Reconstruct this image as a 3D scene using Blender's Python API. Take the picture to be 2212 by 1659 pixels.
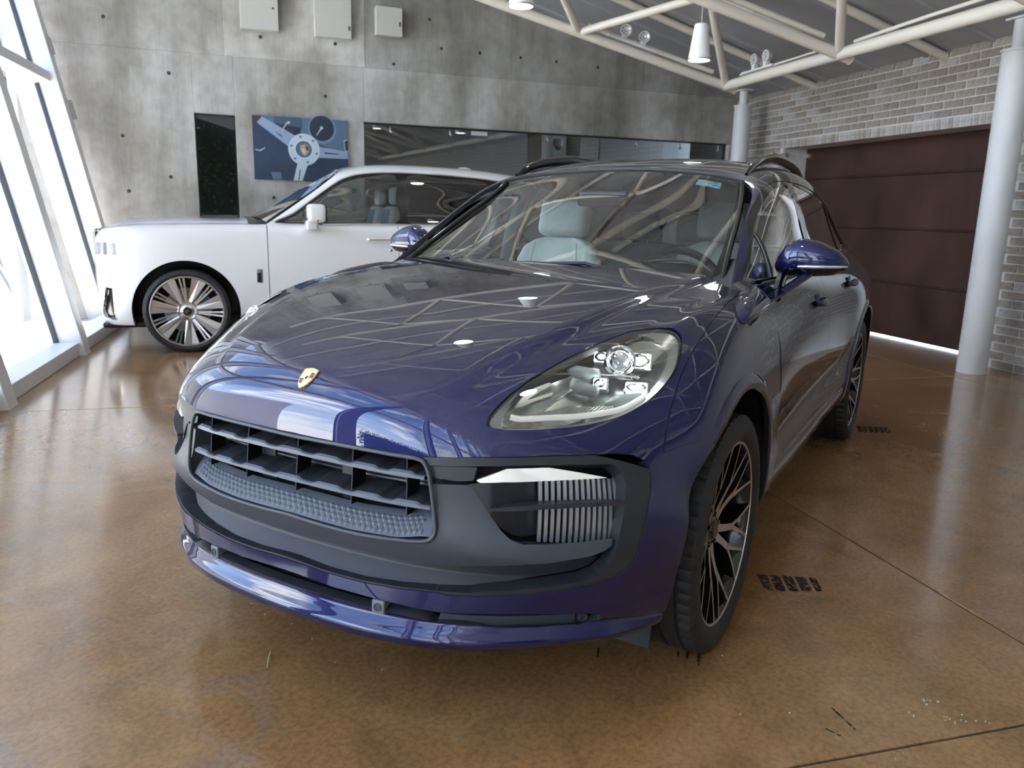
import bpy, bmesh, math, random
import numpy as np
from mathutils import Matrix, Vector
PI = math.pi
sc = bpy.context.scene
for o in list(bpy.data.objects): bpy.data.objects.remove(o, do_unlink=True)
COL = bpy.context.collection
def V(*a): return np.array(a, float)
def dirv(deg): return V(math.cos(math.radians(deg)), math.sin(math.radians(deg)), 0)
# ------------------------------------------------------------------ camera
_yaw, _pit, _rol, _f = math.radians(209.93), math.radians(12.26), math.radians(1.34), 1702.0
_fw = V(math.cos(_yaw)*math.cos(_pit), math.sin(_yaw)*math.cos(_pit), -math.sin(_pit))
_r = V(math.sin(_yaw), -math.cos(_yaw), 0); _u = np.cross(_r, _fw)
_r2 = math.cos(_rol)*_r + math.sin(_rol)*_u; _u2 = -math.sin(_rol)*_r + math.cos(_rol)*_u
cd = bpy.data.cameras.new('camera'); cam = bpy.data.objects.new('camera', cd); COL.objects.link(cam)
cam.matrix_world = Matrix(((_r2[0],_u2[0],-_fw[0],2.293),(_r2[1],_u2[1],-_fw[1],1.478),(_r2[2],_u2[2],-_fw[2],1.307),(0,0,0,1)))
cd.sensor_width = 36; cd.lens = 36*_f/2212; cd.clip_start = .02; cd.clip_end = 300
cd.dof.use_dof = True; cd.dof.focus_distance = 2.6; cd.dof.aperture_fstop = 5.0
sc.camera = cam
# ------------------------------------------------------------------ sky, view
sc.view_settings.view_transform = 'Standard'; sc.view_settings.look = 'None'
sc.view_settings.gamma = 1; sc.view_settings.use_curve_mapping = False
sc.view_settings.exposure = 1.6
try:
    sc.cycles.max_bounces = 10; sc.cycles.transparent_max_bounces = 16; sc.cycles.sample_clamp_indirect = 6; sc.cycles.use_denoising = True
except Exception: pass
w = bpy.data.worlds.new('sky'); sc.world = w; w.use_nodes = True
nt = w.node_tree; N = nt.nodes; Lk = nt.links
bg = N['Background']; tc = N.new('ShaderNodeTexCoord'); sep = N.new('ShaderNodeSeparateXYZ')
Lk.new(tc.outputs['Generated'], sep.inputs[0])
rp = N.new('ShaderNodeValToRGB'); Lk.new(sep.outputs['Z'], rp.inputs[0])
rp.color_ramp.elements[0].position = 0.0; rp.color_ramp.elements[0].color = (.66,.80,1.0,1)
rp.color_ramp.elements[1].position = .75; rp.color_ramp.elements[1].color = (.12,.29,.76,1)
mp = N.new('ShaderNodeMapping'); mp.inputs['Scale'].default_value = (1.6,1.6,4.2); Lk.new(tc.outputs['Generated'], mp.inputs[0])
nz = N.new('ShaderNodeTexNoise'); nz.inputs['Scale'].default_value = 2.2; nz.inputs['Detail'].default_value = 7; Lk.new(mp.outputs[0], nz.inputs['Vector'])
cr = N.new('ShaderNodeValToRGB'); Lk.new(nz.outputs['Fac'], cr.inputs[0])
cr.color_ramp.elements[0].position = .51; cr.color_ramp.elements[1].position = .65
mx = N.new('ShaderNodeMixRGB'); Lk.new(cr.outputs[0], mx.inputs[0]); Lk.new(rp.outputs[0], mx.inputs[1]); mx.inputs[2].default_value = (1.30,1.27,1.22,1)
Lk.new(mx.outputs[0], bg.inputs['Color']); bg.inputs['Strength'].default_value = 3.2
sd = bpy.data.lights.new('sun', 'SUN'); sd.energy = 15.0; sd.angle = math.radians(1.5); sd.color = (1,.91,.78)
sun = bpy.data.objects.new('sun', sd); COL.objects.link(sun)
_ta = math.radians(45.3); _sd = Vector((-.23*math.sin(_ta), .23*math.cos(_ta), -.97)); sun.rotation_euler = (-_sd).to_track_quat('Z','Y').to_euler()
# ------------------------------------------------------------------ helpers
MATS = {}
def mat(name, col=(.8,.8,.8), rough=.5, metal=0., coat=0., emit=None, trans=0., ior=1.45, alpha=1., spec=None, coat_rough=.03, sheen=0.):
    if name in MATS: return MATS[name]
    m = bpy.data.materials.new(name); m.use_nodes = True; b = m.node_tree.nodes['Principled BSDF']
    I = b.inputs
    I['Base Color'].default_value = (*col,1); I['Roughness'].default_value = rough; I['Metallic'].default_value = metal
    I['Coat Weight'].default_value = coat; I['Coat Roughness'].default_value = coat_rough; I['Transmission Weight'].default_value = trans
    I['IOR'].default_value = ior; I['Alpha'].default_value = alpha
    if spec is not None: I['Specular IOR Level'].default_value = spec
    if emit: I['Emission Color'].default_value = (*emit[0],1); I['Emission Strength'].default_value = emit[1]
    m.diffuse_color = (*col,1)
    MATS[name] = m; return m
def nodes(m): return m.node_tree.nodes, m.node_tree.links, m.node_tree.nodes['Principled BSDF']
def thin_glass(name, tint=(1,1,1), refl=1.0, rough=0.):
    """clear pane: fresnel mix of transparent and glossy (both faces of a thin sheet)"""
    if name in MATS: return MATS[name]
    m = bpy.data.materials.new(name); m.use_nodes = True; t = m.node_tree; t.nodes.clear()
    out = t.nodes.new('ShaderNodeOutputMaterial'); mixs = t.nodes.new('ShaderNodeMixShader')
    tr = t.nodes.new('ShaderNodeBsdfTransparent'); tr.inputs[0].default_value = (*tint,1)
    gl = t.nodes.new('ShaderNodeBsdfGlossy'); gl.inputs['Roughness'].default_value = rough; gl.inputs['Color'].default_value = (1,1,1,1)
    fr = t.nodes.new('ShaderNodeFresnel'); fr.inputs['IOR'].default_value = 1.52
    mu = t.nodes.new('ShaderNodeMath'); mu.operation = 'MULTIPLY'; mu.inputs[1].default_value = 1.7*refl; mu.use_clamp = True
    t.links.new(fr.outputs[0], mu.inputs[0]); t.links.new(mu.outputs[0], mixs.inputs[0])
    t.links.new(tr.outputs[0], mixs.inputs[1]); t.links.new(gl.outputs[0], mixs.inputs[2]); t.links.new(mixs.outputs[0], out.inputs[0])
    MATS[name] = m; return m
def noise_col(m, stops, scale=5., detail=6., rough=.6, vec='Object', stretch=(1,1,1), dist=0., bump=0., bump_scale=None, rough_var=None):
    n, l, b = nodes(m)
    tcn = n.new('ShaderNodeTexCoord'); mpn = n.new('ShaderNodeMapping'); mpn.inputs['Scale'].default_value = stretch
    l.new(tcn.outputs[vec], mpn.inputs[0])
    nn = n.new('ShaderNodeTexNoise'); nn.inputs['Scale'].default_value = scale; nn.inputs['Detail'].default_value = detail; nn.inputs['Roughness'].default_value = rough; nn.inputs['Distortion'].default_value = dist
    l.new(mpn.outputs[0], nn.inputs['Vector'])
    r = n.new('ShaderNodeValToRGB'); l.new(nn.outputs['Fac'], r.inputs[0])
    while len(r.color_ramp.elements) < len(stops): r.color_ramp.elements.new(.5)
    for e,(p,c) in zip(r.color_ramp.elements, stops): e.position = p; e.color = (*c,1)
    l.new(r.outputs[0], b.inputs['Base Color'])
    if bump:
        n2 = n.new('ShaderNodeTexNoise'); n2.inputs['Scale'].default_value = bump_scale or scale*6; n2.inputs['Detail'].default_value = 5
        l.new(mpn.outputs[0], n2.inputs['Vector'])
        bp = n.new('ShaderNodeBump'); bp.inputs['Strength'].default_value = bump; bp.inputs['Distance'].default_value = .01
        l.new(n2.outputs['Fac'], bp.inputs['Height']); l.new(bp.outputs[0], b.inputs['Normal'])
    if rough_var:
        mr = n.new('ShaderNodeMapRange'); mr.inputs['To Min'].default_value = rough_var[0]; mr.inputs['To Max'].default_value = rough_var[1]
        mr.inputs['From Min'].default_value = .3; mr.inputs['From Max'].default_value = .7
        l.new(nn.outputs['Fac'], mr.inputs['Value']); l.new(mr.outputs[0], b.inputs['Roughness'])
    return r, mpn, nn
def link(o, parent=None):
    COL.objects.link(o)
    if parent is not None: o.parent = parent
    return o
def tag(o, label=None, cat=None, group=None, kind=None):
    if label: o['label'] = label
    if cat: o['category'] = cat
    if group: o['group'] = group
    if kind: o['kind'] = kind
    return o
def empty(name, loc=(0,0,0), rz=0., label=None, cat=None, group=None, parent=None):
    o = bpy.data.objects.new(name, None); o.location = loc; o.rotation_euler = (0,0,rz); o.empty_display_size = .1
    link(o, parent); return tag(o, label, cat, group)
class MB:
    """collects verts/faces, builds one mesh object"""
    def __init__(s): s.v = []; s.f = []
    def add(s, vs, fs):
        k = len(s.v); s.v += [tuple(map(float,p)) for p in vs]; s.f += [tuple(i+k for i in f) for f in fs]; return s
    def box(s, c, size, R=None):
        hx,hy,hz = size[0]/2,size[1]/2,size[2]/2
        vs = [V(x,y,z) for x in (-hx,hx) for y in (-hy,hy) for z in (-hz,hz)]
        if R is not None: vs = [R@v for v in vs]
        return s.add([v+V(*c) for v in vs], [(0,1,3,2),(4,6,7,5),(0,4,5,1),(2,3,7,6),(0,2,6,4),(1,5,7,3)])
    def obox(s, o, a, b, c):
        """box from corner o along vectors a,b,c"""
        o,a,b,c = map(lambda q: np.array(q,float),(o,a,b,c))
        vs = [o,o+c,o+b,o+b+c,o+a,o+a+c,o+a+b,o+a+b+c]
        fl = [(0,1,3,2),(4,6,7,5),(0,4,5,1),(2,3,7,6),(0,2,6,4),(1,5,7,3)]
        if np.dot(np.cross(a,b),c) < 0: fl = [f[::-1] for f in fl]
        return s.add(vs, fl)
    def tube(s, pts, r, n=12, closed=False, caps=True):
        pts = [np.array(p,float) for p in pts]; m = len(pts)
        rr = r if hasattr(r,'__len__') else [r]*m
        T = []
        for i in range(m):
            a = pts[(i-1)%m] if (closed or i>0) else pts[i]; b = pts[(i+1)%m] if (closed or i<m-1) else pts[i]
            t = b-a; T.append(t/(np.linalg.norm(t)+1e-12))
        ref = V(0,0,1) if abs(T[0][2])<.9 else V(1,0,0)
        x = np.cross(ref,T[0]); x/=np.linalg.norm(x); vs=[]
        for i in range(m):
            x = x-T[i]*np.dot(x,T[i]); x/=np.linalg.norm(x)+1e-12; y = np.cross(T[i],x)
            for k in range(n):
                a = 2*PI*k/n; vs.append(pts[i]+rr[i]*(math.cos(a)*x+math.sin(a)*y))
        fs=[]
        for i in range(m if closed else m-1):
            j=(i+1)%m
            for k in range(n): fs.append((i*n+k,i*n+(k+1)%n,j*n+(k+1)%n,j*n+k))
        if caps and not closed: fs += [tuple(range(n))[::-1], tuple((m-1)*n+k for k in range(n))]
        return s.add(vs,fs)
    def lathe(s, prof, n=48, axis='z', o=(0,0,0), closed=False):
        """prof: list of (r,h)"""
        m=len(prof); vs=[]
        for (r,h) in prof:
            for k in range(n):
                a=2*PI*k/n; c,d=r*math.cos(a),r*math.sin(a)
                vs.append({'z':(c,d,h),'y':(c,h,-d),'x':(h,c,d)}[axis])
        fs=[]
        for i in range(m if closed else m-1):
            j=(i+1)%m
            for k in range(n): fs.append((i*n+k,i*n+(k+1)%n,j*n+(k+1)%n,j*n+k))
        return s.add([V(*v)+V(*o) for v in vs],fs)
    def grid(s, P, flip=False, wrap=False):
        P=np.asarray(P,float); n,m=P.shape[:2]; fs=[]
        for i in range(n-1):
            for j in range(m if wrap else m-1):
                q=(i*m+j,i*m+(j+1)%m,(i+1)*m+(j+1)%m,(i+1)*m+j); fs.append(q[::-1] if flip else q)
        return s.add(P.reshape(-1,3),fs)
    def prism(s, poly, h0, h1, R=None, o=(0,0,0)):
        """poly list of (a,b) in local xy, extruded from h0 to h1 along local z; R 3x3 maps local to world"""
        R = np.eye(3) if R is None else R; n=len(poly); o=V(*o)
        vs=[R@V(a,b,h0)+o for a,b in poly]+[R@V(a,b,h1)+o for a,b in poly]
        fs=[tuple(range(n))[::-1],tuple(range(n,2*n))]+[(i,(i+1)%n,n+(i+1)%n,n+i) for i in range(n)]
        return s.add(vs,fs)
    def obj(s, name, m, parent=None, smooth=None, bevel=0., fix=False):
        me=bpy.data.meshes.new(name); me.from_pydata(s.v,[],s.f)
        if m is not None: me.materials.append(m)
        if fix or bevel:
            bm=bmesh.new(); bm.from_mesh(me); bmesh.ops.remove_doubles(bm,verts=bm.verts,dist=1e-6); bmesh.ops.recalc_face_normals(bm,faces=bm.faces); bm.to_mesh(me); bm.free()
        if smooth is not None:
            me.shade_smooth()
            if smooth < 180:
                me.set_sharp_from_angle(angle=math.radians(smooth))
        o=bpy.data.objects.new(name,me); link(o,parent)
        if bevel:
            b=o.modifiers.new('bevel','BEVEL'); b.width=bevel; b.segments=2; b.limit_method='ANGLE'; b.angle_limit=math.radians(40)
        return o
def copy_tree(o, parent=None):
    c=o.copy(); COL.objects.link(c); c.parent=parent
    for ch in list(o.children): copy_tree(ch,c)
    return c
def Rz(a): c,s=math.cos(a),math.sin(a); return np.array([[c,-s,0],[s,c,0],[0,0,1.]])
def Rx(a): c,s=math.cos(a),math.sin(a); return np.array([[1,0,0],[0,c,-s],[0,s,c]])
def Ry(a): c,s=math.cos(a),math.sin(a); return np.array([[c,0,s],[0,1,0],[-s,0,c]])
def frame(x,y,z): return np.stack([np.array(x,float),np.array(y,float),np.array(z,float)],1)
# ================================================================== ROOM
A_ = dirv(45.3); B_ = dirv(-44.7)            # A: along facade and brick wall, B: towards the facade
UPZ = V(0,0,1)
def sw(s,w,z=0.): return s*A_+w*B_+V(0,0,z)
W_BRICK = V(-6.1,1.83,0)@B_                   # brick plane
W_FAC = V(-.46,-3.94,0)@B_                    # inner foot of the facade sill
WL = dirv(50); WF = dirv(-40)                 # back wall: inward normal, along (towards facade)
WAX = V(-2.943,-5.355,0); W0 = WAX-1.55*WL
def wall(a,z,d=0.): return W0+a*WF+d*WL+V(0,0,z)
# ---- floor slabs
fm = mat('stained_concrete', (.3,.18,.1), .22)
def floor_mat(m):
    n,l,b = nodes(m)
    tcn=n.new('ShaderNodeTexCoord')
    def noise(sc_,det,dist=0.,rough=.6):
        q=n.new('ShaderNodeTexNoise'); q.inputs['Scale'].default_value=sc_; q.inputs['Detail'].default_value=det; q.inputs['Distortion'].default_value=dist; q.inputs['Roughness'].default_value=rough
        l.new(tcn.outputs['Object'],q.inputs['Vector']); return q
    def ramp(src,st):
        r=n.new('ShaderNodeValToRGB'); l.new(src,r.inputs[0])
        while len(r.color_ramp.elements)<len(st): r.color_ramp.elements.new(.5)
        for e,(p,c) in zip(r.color_ramp.elements,st): e.position=p; e.color=(*c,1)
        return r
    def mix(f,a,c,bt='MIX'):
        q=n.new('ShaderNodeMixRGB'); q.blend_type=bt
        for i,s_ in ((0,f),(1,a),(2,c)):
            if hasattr(s_,'links') : l.new(s_,q.inputs[i])
            elif isinstance(s_,(int,float)): q.inputs[i].default_value=s_
            else: q.inputs[i].default_value=(*s_,1)
        return q
    big=noise(.9,5,.6); base=ramp(big.outputs['Fac'],[(.30,(.235,.142,.068)),(.45,(.31,.168,.066)),(.58,(.35,.212,.100)),(.72,(.30,.205,.115))])
    mid=noise(3.2,8,1.2,.65); dk=ramp(mid.outputs['Fac'],[(.30,(.72,.70,.68)),(.45,(.92,.91,.90)),(.60,(1.06,1.02,.98)),(.75,(1.25,1.22,1.15))])
    c1=mix(1.,base.outputs[0],dk.outputs[0],'MULTIPLY')
    gr=noise(1.5,6,1.5); gm=ramp(gr.outputs['Fac'],[(.58,(0,0,0)),(.75,(.40,.40,.40))])
    c2=mix(gm.outputs[0],c1.outputs[0],(.25,.225,.20))
    fine=noise(60,4); fr=ramp(fine.outputs['Fac'],[(.3,(.72,.72,.72)),(.55,(1,1,1)),(.75,(1.14,1.14,1.14))])
    c3=mix(1.,c2.outputs[0],fr.outputs[0],'MULTIPLY')
    sp=noise(160,2); sr=ramp(sp.outputs['Fac'],[(.27,(.35,.35,.35)),(.33,(1,1,1))]); c4=mix(1.,c3.outputs[0],sr.outputs[0],'MULTIPLY')
    l.new(c4.outputs[0],b.inputs['Base Color'])
    rr=n.new('ShaderNodeMapRange'); rr.inputs['From Min'].default_value=.3; rr.inputs['From Max'].default_value=.7; rr.inputs['To Min'].default_value=.15; rr.inputs['To Max'].default_value=.22
    l.new(mid.outputs['Fac'],rr.inputs['Value']); l.new(rr.outputs[0],b.inputs['Roughness'])
    bp=n.new('ShaderNodeBump'); bp.inputs['Strength'].default_value=.05; bp.inputs['Distance'].default_value=.004
    l.new(noise(25,5).outputs['Fac'],bp.inputs['Height']); l.new(bp.outputs[0],b.inputs['Normal'])
    b.inputs['Specular IOR Level'].default_value=.6; b.inputs['Coat Weight'].default_value=.45; b.inputs['Coat Roughness'].default_value=.12; b.inputs['Coat IOR'].default_value=1.5
floor_mat(fm)
dark = mat('joint_filler',(.035,.033,.032),.8)
flr = tag(MB().obox(sw(-14,W_BRICK-.6,-.06),30*A_,(W_FAC+.22-(W_BRICK-.6))*B_,V(0,0,.054)).obj('floor',dark,fix=True), kind='structure')
S_LINES=[-14,-6.88,-2.83,1.225,5.28,9.33,16]; W_LINES=[W_BRICK-.5,-4.9,-1.61,W_FAC+.25]
for i in range(len(S_LINES)-1):
    for j in range(len(W_LINES)-1):
        g=.004
        MB().obox(sw(S_LINES[i]+g,W_LINES[j]+g,-.03),(S_LINES[i+1]-S_LINES[i]-2*g)*A_,(W_LINES[j+1]-W_LINES[j]-2*g)*B_,V(0,0,.03)).obj('slab',fm,flr,bevel=.003,fix=True)
# ---- back wall, cast concrete with two glazed openings
cm = mat('board_formed_concrete',(.4,.39,.36),.78)
def conc_mat(m,k=1.):
    n,l,b=nodes(m); tcn=n.new('ShaderNodeTexCoord')
    def mapped(s_):
        q=n.new('ShaderNodeMapping'); q.inputs['Scale'].default_value=s_; l.new(tcn.outputs['Object'],q.inputs[0]); return q
    def noise(vec,sc_,det,dist=0.):
        q=n.new('ShaderNodeTexNoise'); q.inputs['Scale'].default_value=sc_; q.inputs['Detail'].default_value=det; q.inputs['Distortion'].default_value=dist; l.new(vec.outputs[0],q.inputs['Vector']); return q
    def ramp(src,st):
        r=n.new('ShaderNodeValToRGB'); l.new(src,r.inputs[0])
        while len(r.color_ramp.elements)<len(st): r.color_ramp.elements.new(.5)
        for e,(p,c) in zip(r.color_ramp.elements,st): e.position=p; e.color=(*c,1)
        return r
    def mul(a,c,f=1.):
        q=n.new('ShaderNodeMixRGB'); q.blend_type='MULTIPLY'; q.inputs[0].default_value=f; l.new(a.outputs[0],q.inputs[1]); l.new(c.outputs[0],q.inputs[2]); return q
    n1=noise(mapped((1,1,1)),.9,7,.5); base=ramp(n1.outputs['Fac'],[(.28,(.27*k,.255*k,.225*k)),(.45,(.37*k,.355*k,.32*k)),(.6,(.46*k,.455*k,.43*k)),(.75,(.53*k,.53*k,.51*k))])
    n2=noise(mapped((1.5,1.5,.22)),2.6,7,.2); st=ramp(n2.outputs['Fac'],[(.3,(.74,.73,.70)),(.5,(1,1,1)),(.72,(1.12,1.12,1.12))])
    n3=noise(mapped((1,1,1)),7,8,.4); md=ramp(n3.outputs['Fac'],[(.3,(.84,.83,.81)),(.6,(1.04,1.04,1.04))])
    n4=noise(mapped((6,6,.5)),9,4); fn=ramp(n4.outputs['Fac'],[(.3,(.92,.92,.92)),(.6,(1.03,1.03,1.03))])
    c=mul(mul(mul(base,st),md),fn); l.new(c.outputs[0],b.inputs['Base Color'])
    bp=n.new('ShaderNodeBump'); bp.inputs['Strength'].default_value=.22; bp.inputs['Distance'].default_value=.01; l.new(n3.outputs['Fac'],bp.inputs['Height']); l.new(bp.outputs[0],b.inputs['Normal'])
conc_mat(cm)
cm_d=mat('weathered_concrete',(.33,.32,.29),.78); conc_mat(cm_d,.80)
cm_l=mat('pale_concrete',(.5,.49,.46),.78); conc_mat(cm_l,1.22)
TH=.28; ZT=6.2; ZJ=2.985
OPEN=[(-.584,-.139,.05,2.345),(-7.36,-2.076,.9,2.355)]  # a0,a1,z0,z1
A0,A1=-7.62,1.62
RW=frame(-WF,UPZ,WL)   # local (right along the wall, up, into the room)
def wslab(mb,a0,a1,z0,z1,d0=-TH,d1=0.): mb.obox(wall(a0,z0,d0),(a1-a0)*WF,V(0,0,z1-z0),(d1-d0)*WL)
wb = tag(bpy.data.objects.new('wall_back',None),kind='structure'); link(wb)
def cpanel(a0,a1,z0,z1,d1=0.,cm=cm):
    mb=MB(); wslab(mb,a0,a1,z0,z1,-TH,d1); o=mb.obj('concrete_panel',cm,wb,bevel=.005,fix=True); return o
g=.0
# lower lift (below the cold joint), split by the openings; upper lift of two pours
cpanel(-.139,A1,0,ZJ-g); cpanel(-.584,-.139,2.345,ZJ-g); cpanel(-2.076,-.584,0,ZJ-g)
cpanel(-3.55,-2.076-g,2.355,ZJ-g,-.002); cpanel(-5.2,-3.55-g,2.355,ZJ-g,.0); cpanel(A0,-5.2-g,2.355,ZJ-g,-.002)
cpanel(-7.36,-2.076,0,.9); cpanel(A0,-7.36,0,2.355)
for a0,a1,d,m_ in ((A0,-5.9,0,cm_d),(-5.9,-4.0,.002,cm_d),(-4.0,-2.1,-.001,cm_d),(-2.1,-.50,.002,cm_l),(-.50,A1,0,cm)): cpanel(a0,a1,ZJ-.0005,ZT,d,m_)
holem = mat('tie_hole_shadow',(.05,.045,.04),.9)
random.seed(5)
for a,z in ((.15,1.62),(.62,2.05),(.1,2.75),(-1.65,1.3),(-1.62,2.62),(.72,3.28),(-.9,3.22),(-1.75,3.22),(-2.45,3.05),(-3.05,3.28),(-3.55,3.27),(-4.1,3.26),(-4.6,3.25),(-5.2,3.23),(-2.9,3.6),(.35,3.62),(.6,1.45),(-.98,1.42)):
    MB().lathe([(.0001,0),(.016,0),(.020,.004),(.0001,.0045)][::-1],12,'z').obj('tie_hole',holem,wb)
    ob=wb.children[-1]; ob.matrix_world=Matrix.LocRotScale(Vector(wall(a,z,.0022)),Matrix(RW.tolist()).to_quaternion(),None)
frm = mat('dark_window_frame',(.05,.05,.052),.4,.6)
gls = thin_glass('window_pane',(.80,.84,.82),1.6)
# window 1: tall narrow light; window 2: long strip with glass seams and point fixings
def win(name,a0,a1,z0,z1,seams,d=-.12):
    w_=tag(bpy.data.objects.new(name,None),kind='structure'); link(w_)
    fr=MB(); t=.012
    for (x0,x1,y0,y1) in ((a0,a0+t,z0,z1),(a1-t,a1,z0,z1),(a0,a1,z1-t,z1),(a0,a1,z0,z0+t)): wslab(fr,x0,x1,y0,y1,d-.02,d+.03)
    fr.obj('window_frame',frm,w_,fix=True)
    xs=[a0+t]+seams+[a1-t]
    for i in range(len(xs)-1):
        a_,b_2=xs[i]+.003,xs[i+1]-.003; MB().add([wall(a_,z0+t,d),wall(b_2,z0+t,d),wall(b_2,z1-t,d),wall(a_,z1-t,d)],[(3,2,1,0)]).obj('pane',gls,w_)
    return w_
win('window_1',-.584,-.139,.05,2.345,[])
w2=win('window_2',-7.36,-2.076,.9,2.355,[-6.15,-4.85,-3.45][::1])
chrome=mat('chrome',(.85,.86,.88),.08,1.)
for a in (-2.42,-3.2,-4.55,-5.9,-6.6,-7.25):
    q=MB(); q.tube([wall(a,2.33,-.11),wall(a,2.27,-.10)],.009,10); q.tube([wall(a,2.265,-.13),wall(a,2.265,-.08)],.013,10); q.obj('glass_clamp',chrome,w2,smooth=40)
sg=MB(); wslab(sg,-3.70,-3.48,2.28,2.33,-.10,-.098); sg.obj('paper_label',mat('paper',(.8,.8,.78),.6),w2,fix=True)
# dim neighbouring room behind the strip window
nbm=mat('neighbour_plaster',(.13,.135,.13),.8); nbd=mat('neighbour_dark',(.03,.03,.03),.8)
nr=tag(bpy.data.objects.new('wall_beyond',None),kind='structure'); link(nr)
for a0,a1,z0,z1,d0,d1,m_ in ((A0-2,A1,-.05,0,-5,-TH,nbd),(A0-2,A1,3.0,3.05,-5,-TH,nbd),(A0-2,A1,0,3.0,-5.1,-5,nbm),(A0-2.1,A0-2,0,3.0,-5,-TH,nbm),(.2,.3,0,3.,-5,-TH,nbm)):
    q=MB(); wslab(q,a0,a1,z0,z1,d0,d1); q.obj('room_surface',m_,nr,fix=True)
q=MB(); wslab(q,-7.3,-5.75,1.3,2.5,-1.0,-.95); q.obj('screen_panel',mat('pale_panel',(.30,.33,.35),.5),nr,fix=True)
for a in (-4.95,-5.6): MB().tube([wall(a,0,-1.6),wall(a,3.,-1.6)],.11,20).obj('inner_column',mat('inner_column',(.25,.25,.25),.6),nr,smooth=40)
dome=empty('security_camera',wall(-5.05,2.27,-.9),0,'small white dome security camera seen through the strip window','camera')
MB().lathe([(.001,.10),(.07,.10),(.075,.03),(.06,.0)],24).obj('housing',mat('cam_white',(.7,.7,.7),.4),dome,smooth=40); MB().lathe([(.055,.0),(.05,-.03),(.03,-.05),(.001,-.055)],24).obj('lens_dome',mat('cam_black',(.02,.02,.02),.1),dome,smooth=60)
# ---- facade: raked glass wall with white mullions
rk=math.radians(11.3); FU=B_*math.sin(rk)+V(0,0,math.cos(rk)); FN=np.cross(FU,A_); FN=FN if FN@B_<0 else -FN  # inward normal
F0=W_FAC*B_
wm=mat('white_metal',(.78,.79,.80),.38)
def fac(s,t,w): return F0+s*A_+t*FU-w*FN     # w outward
fac_s0=(V(-.46,-3.94,0)@A_)
def fbox(mb,s0,s1,t0,t1,w0,w1): mb.obox(fac(s0,t0,w0),(s1-s0)*A_,(t1-t0)*FU,-(w1-w0)*FN); return mb
fw=tag(bpy.data.objects.new('wall_facade',None),kind='structure'); link(fw)
MS=[fac_s0+.06-1.985*k for k in range(-7,3)]
MS=sorted(MS)
for s in MS: fbox(MB(),s,s+.175,-.03,5.6,-.05,.2).obj('mullion',wm,fw,bevel=.006,fix=True)
fgl=thin_glass('facade_pane',(.93,.97,.96),.35); gasket=mat('gasket',(.04,.05,.06),.6)
for i in range(len(MS)):
    s0=MS[i]+.175; s1=MS[i+1] if i<len(MS)-1 else MS[i]+1.985
    MB().obox(fac(s0,0,0)*[1,1,0]+V(0,0,0),(s1-s0)*A_,V(0,0,.115),.22*B_).obj('sill',wm,fw,bevel=.006,fix=True)
    for t0,t1 in ((.11,2.575),(2.68,5.3)):
        MB().add([fac(s0+.012,t0,.155),fac(s1-.012,t0,.155),fac(s1-.012,t1,.155),fac(s0+.012,t1,.155)],[(0,1,2,3)]).obj('pane',fgl,fw)
        for q in (s0,s1-.014): fbox(MB(),q,q+.014,t0,t1,.13,.17).obj('gasket',gasket,fw,fix=True)
    fbox(MB(),s0,s1,2.575,2.68,.02,.2).obj('transom',wm,fw,bevel=.005,fix=True)
    fbox(MB(),s0,s1,5.25,5.45,.0,.2).obj('transom',wm,fw,bevel=.005,fix=True)
# closing wedge of concrete between wall end and facade is the wall itself; outside wall stub leaning with the facade
ext=mat('exterior_plaster',(.72,.72,.70),.8); noise_col(ext,[(.3,(.62,.62,.60)),(.7,(.78,.78,.76))],1.2,5)
ep=mat('exterior_paving',(.62,.60,.57),.8); noise_col(ep,[(.3,(.50,.48,.45)),(.7,(.72,.70,.67))],2.,6)
tag(MB().obox(sw(-26,W_FAC+.23,-.12),56*A_,40*B_,V(0,0,.1)).obj('ground_exterior',ep,fix=True),kind='structure')
def pave():
    root=tag(bpy.data.objects.new('floor_exterior',None),kind='structure'); link(root); me=None
    pm=mat('exterior_paver',(.66,.64,.61),.8); noise_col(pm,[(.3,(.55,.53,.50)),(.7,(.76,.74,.71))],1.5,6,vec='Object')
    for i in range(12):
        for j in range(16):
            s=-9.0+i*.6; w_=W_FAC+.26+j*.3
            o=MB().obox(V(0,0,0),.594*A_,.294*B_,V(0,0,.02)).obj('paver',pm,root,fix=True) if me is None else None
            if me is None: me=o.data
            else: o=bpy.data.objects.new('paver',me); link(o,root)
            o.location=sw(s+(.3 if j%2 else 0),w_,-.025)
pave()
tag(MB().obox(sw(-26,W_FAC+5.2,-.1),26.5*A_,.2*B_,V(0,0,2.4)).obj('wall_garden',ext,fix=True),kind='structure')
tag(MB().obox(wall(1.75,-.1,-TH),2.6*WF,V(0,0,5.2),.40*WL).obj('wall_fin',mat('fin_concrete',(.24,.26,.27),.8),fix=True),kind='structure')
tag(MB().obox(sw(-13.5,W_FAC+.9,-.1),.25*A_,8*B_,V(0,0,3.2)).obj('wall_court',ext,fix=True),kind='structure')
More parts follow.
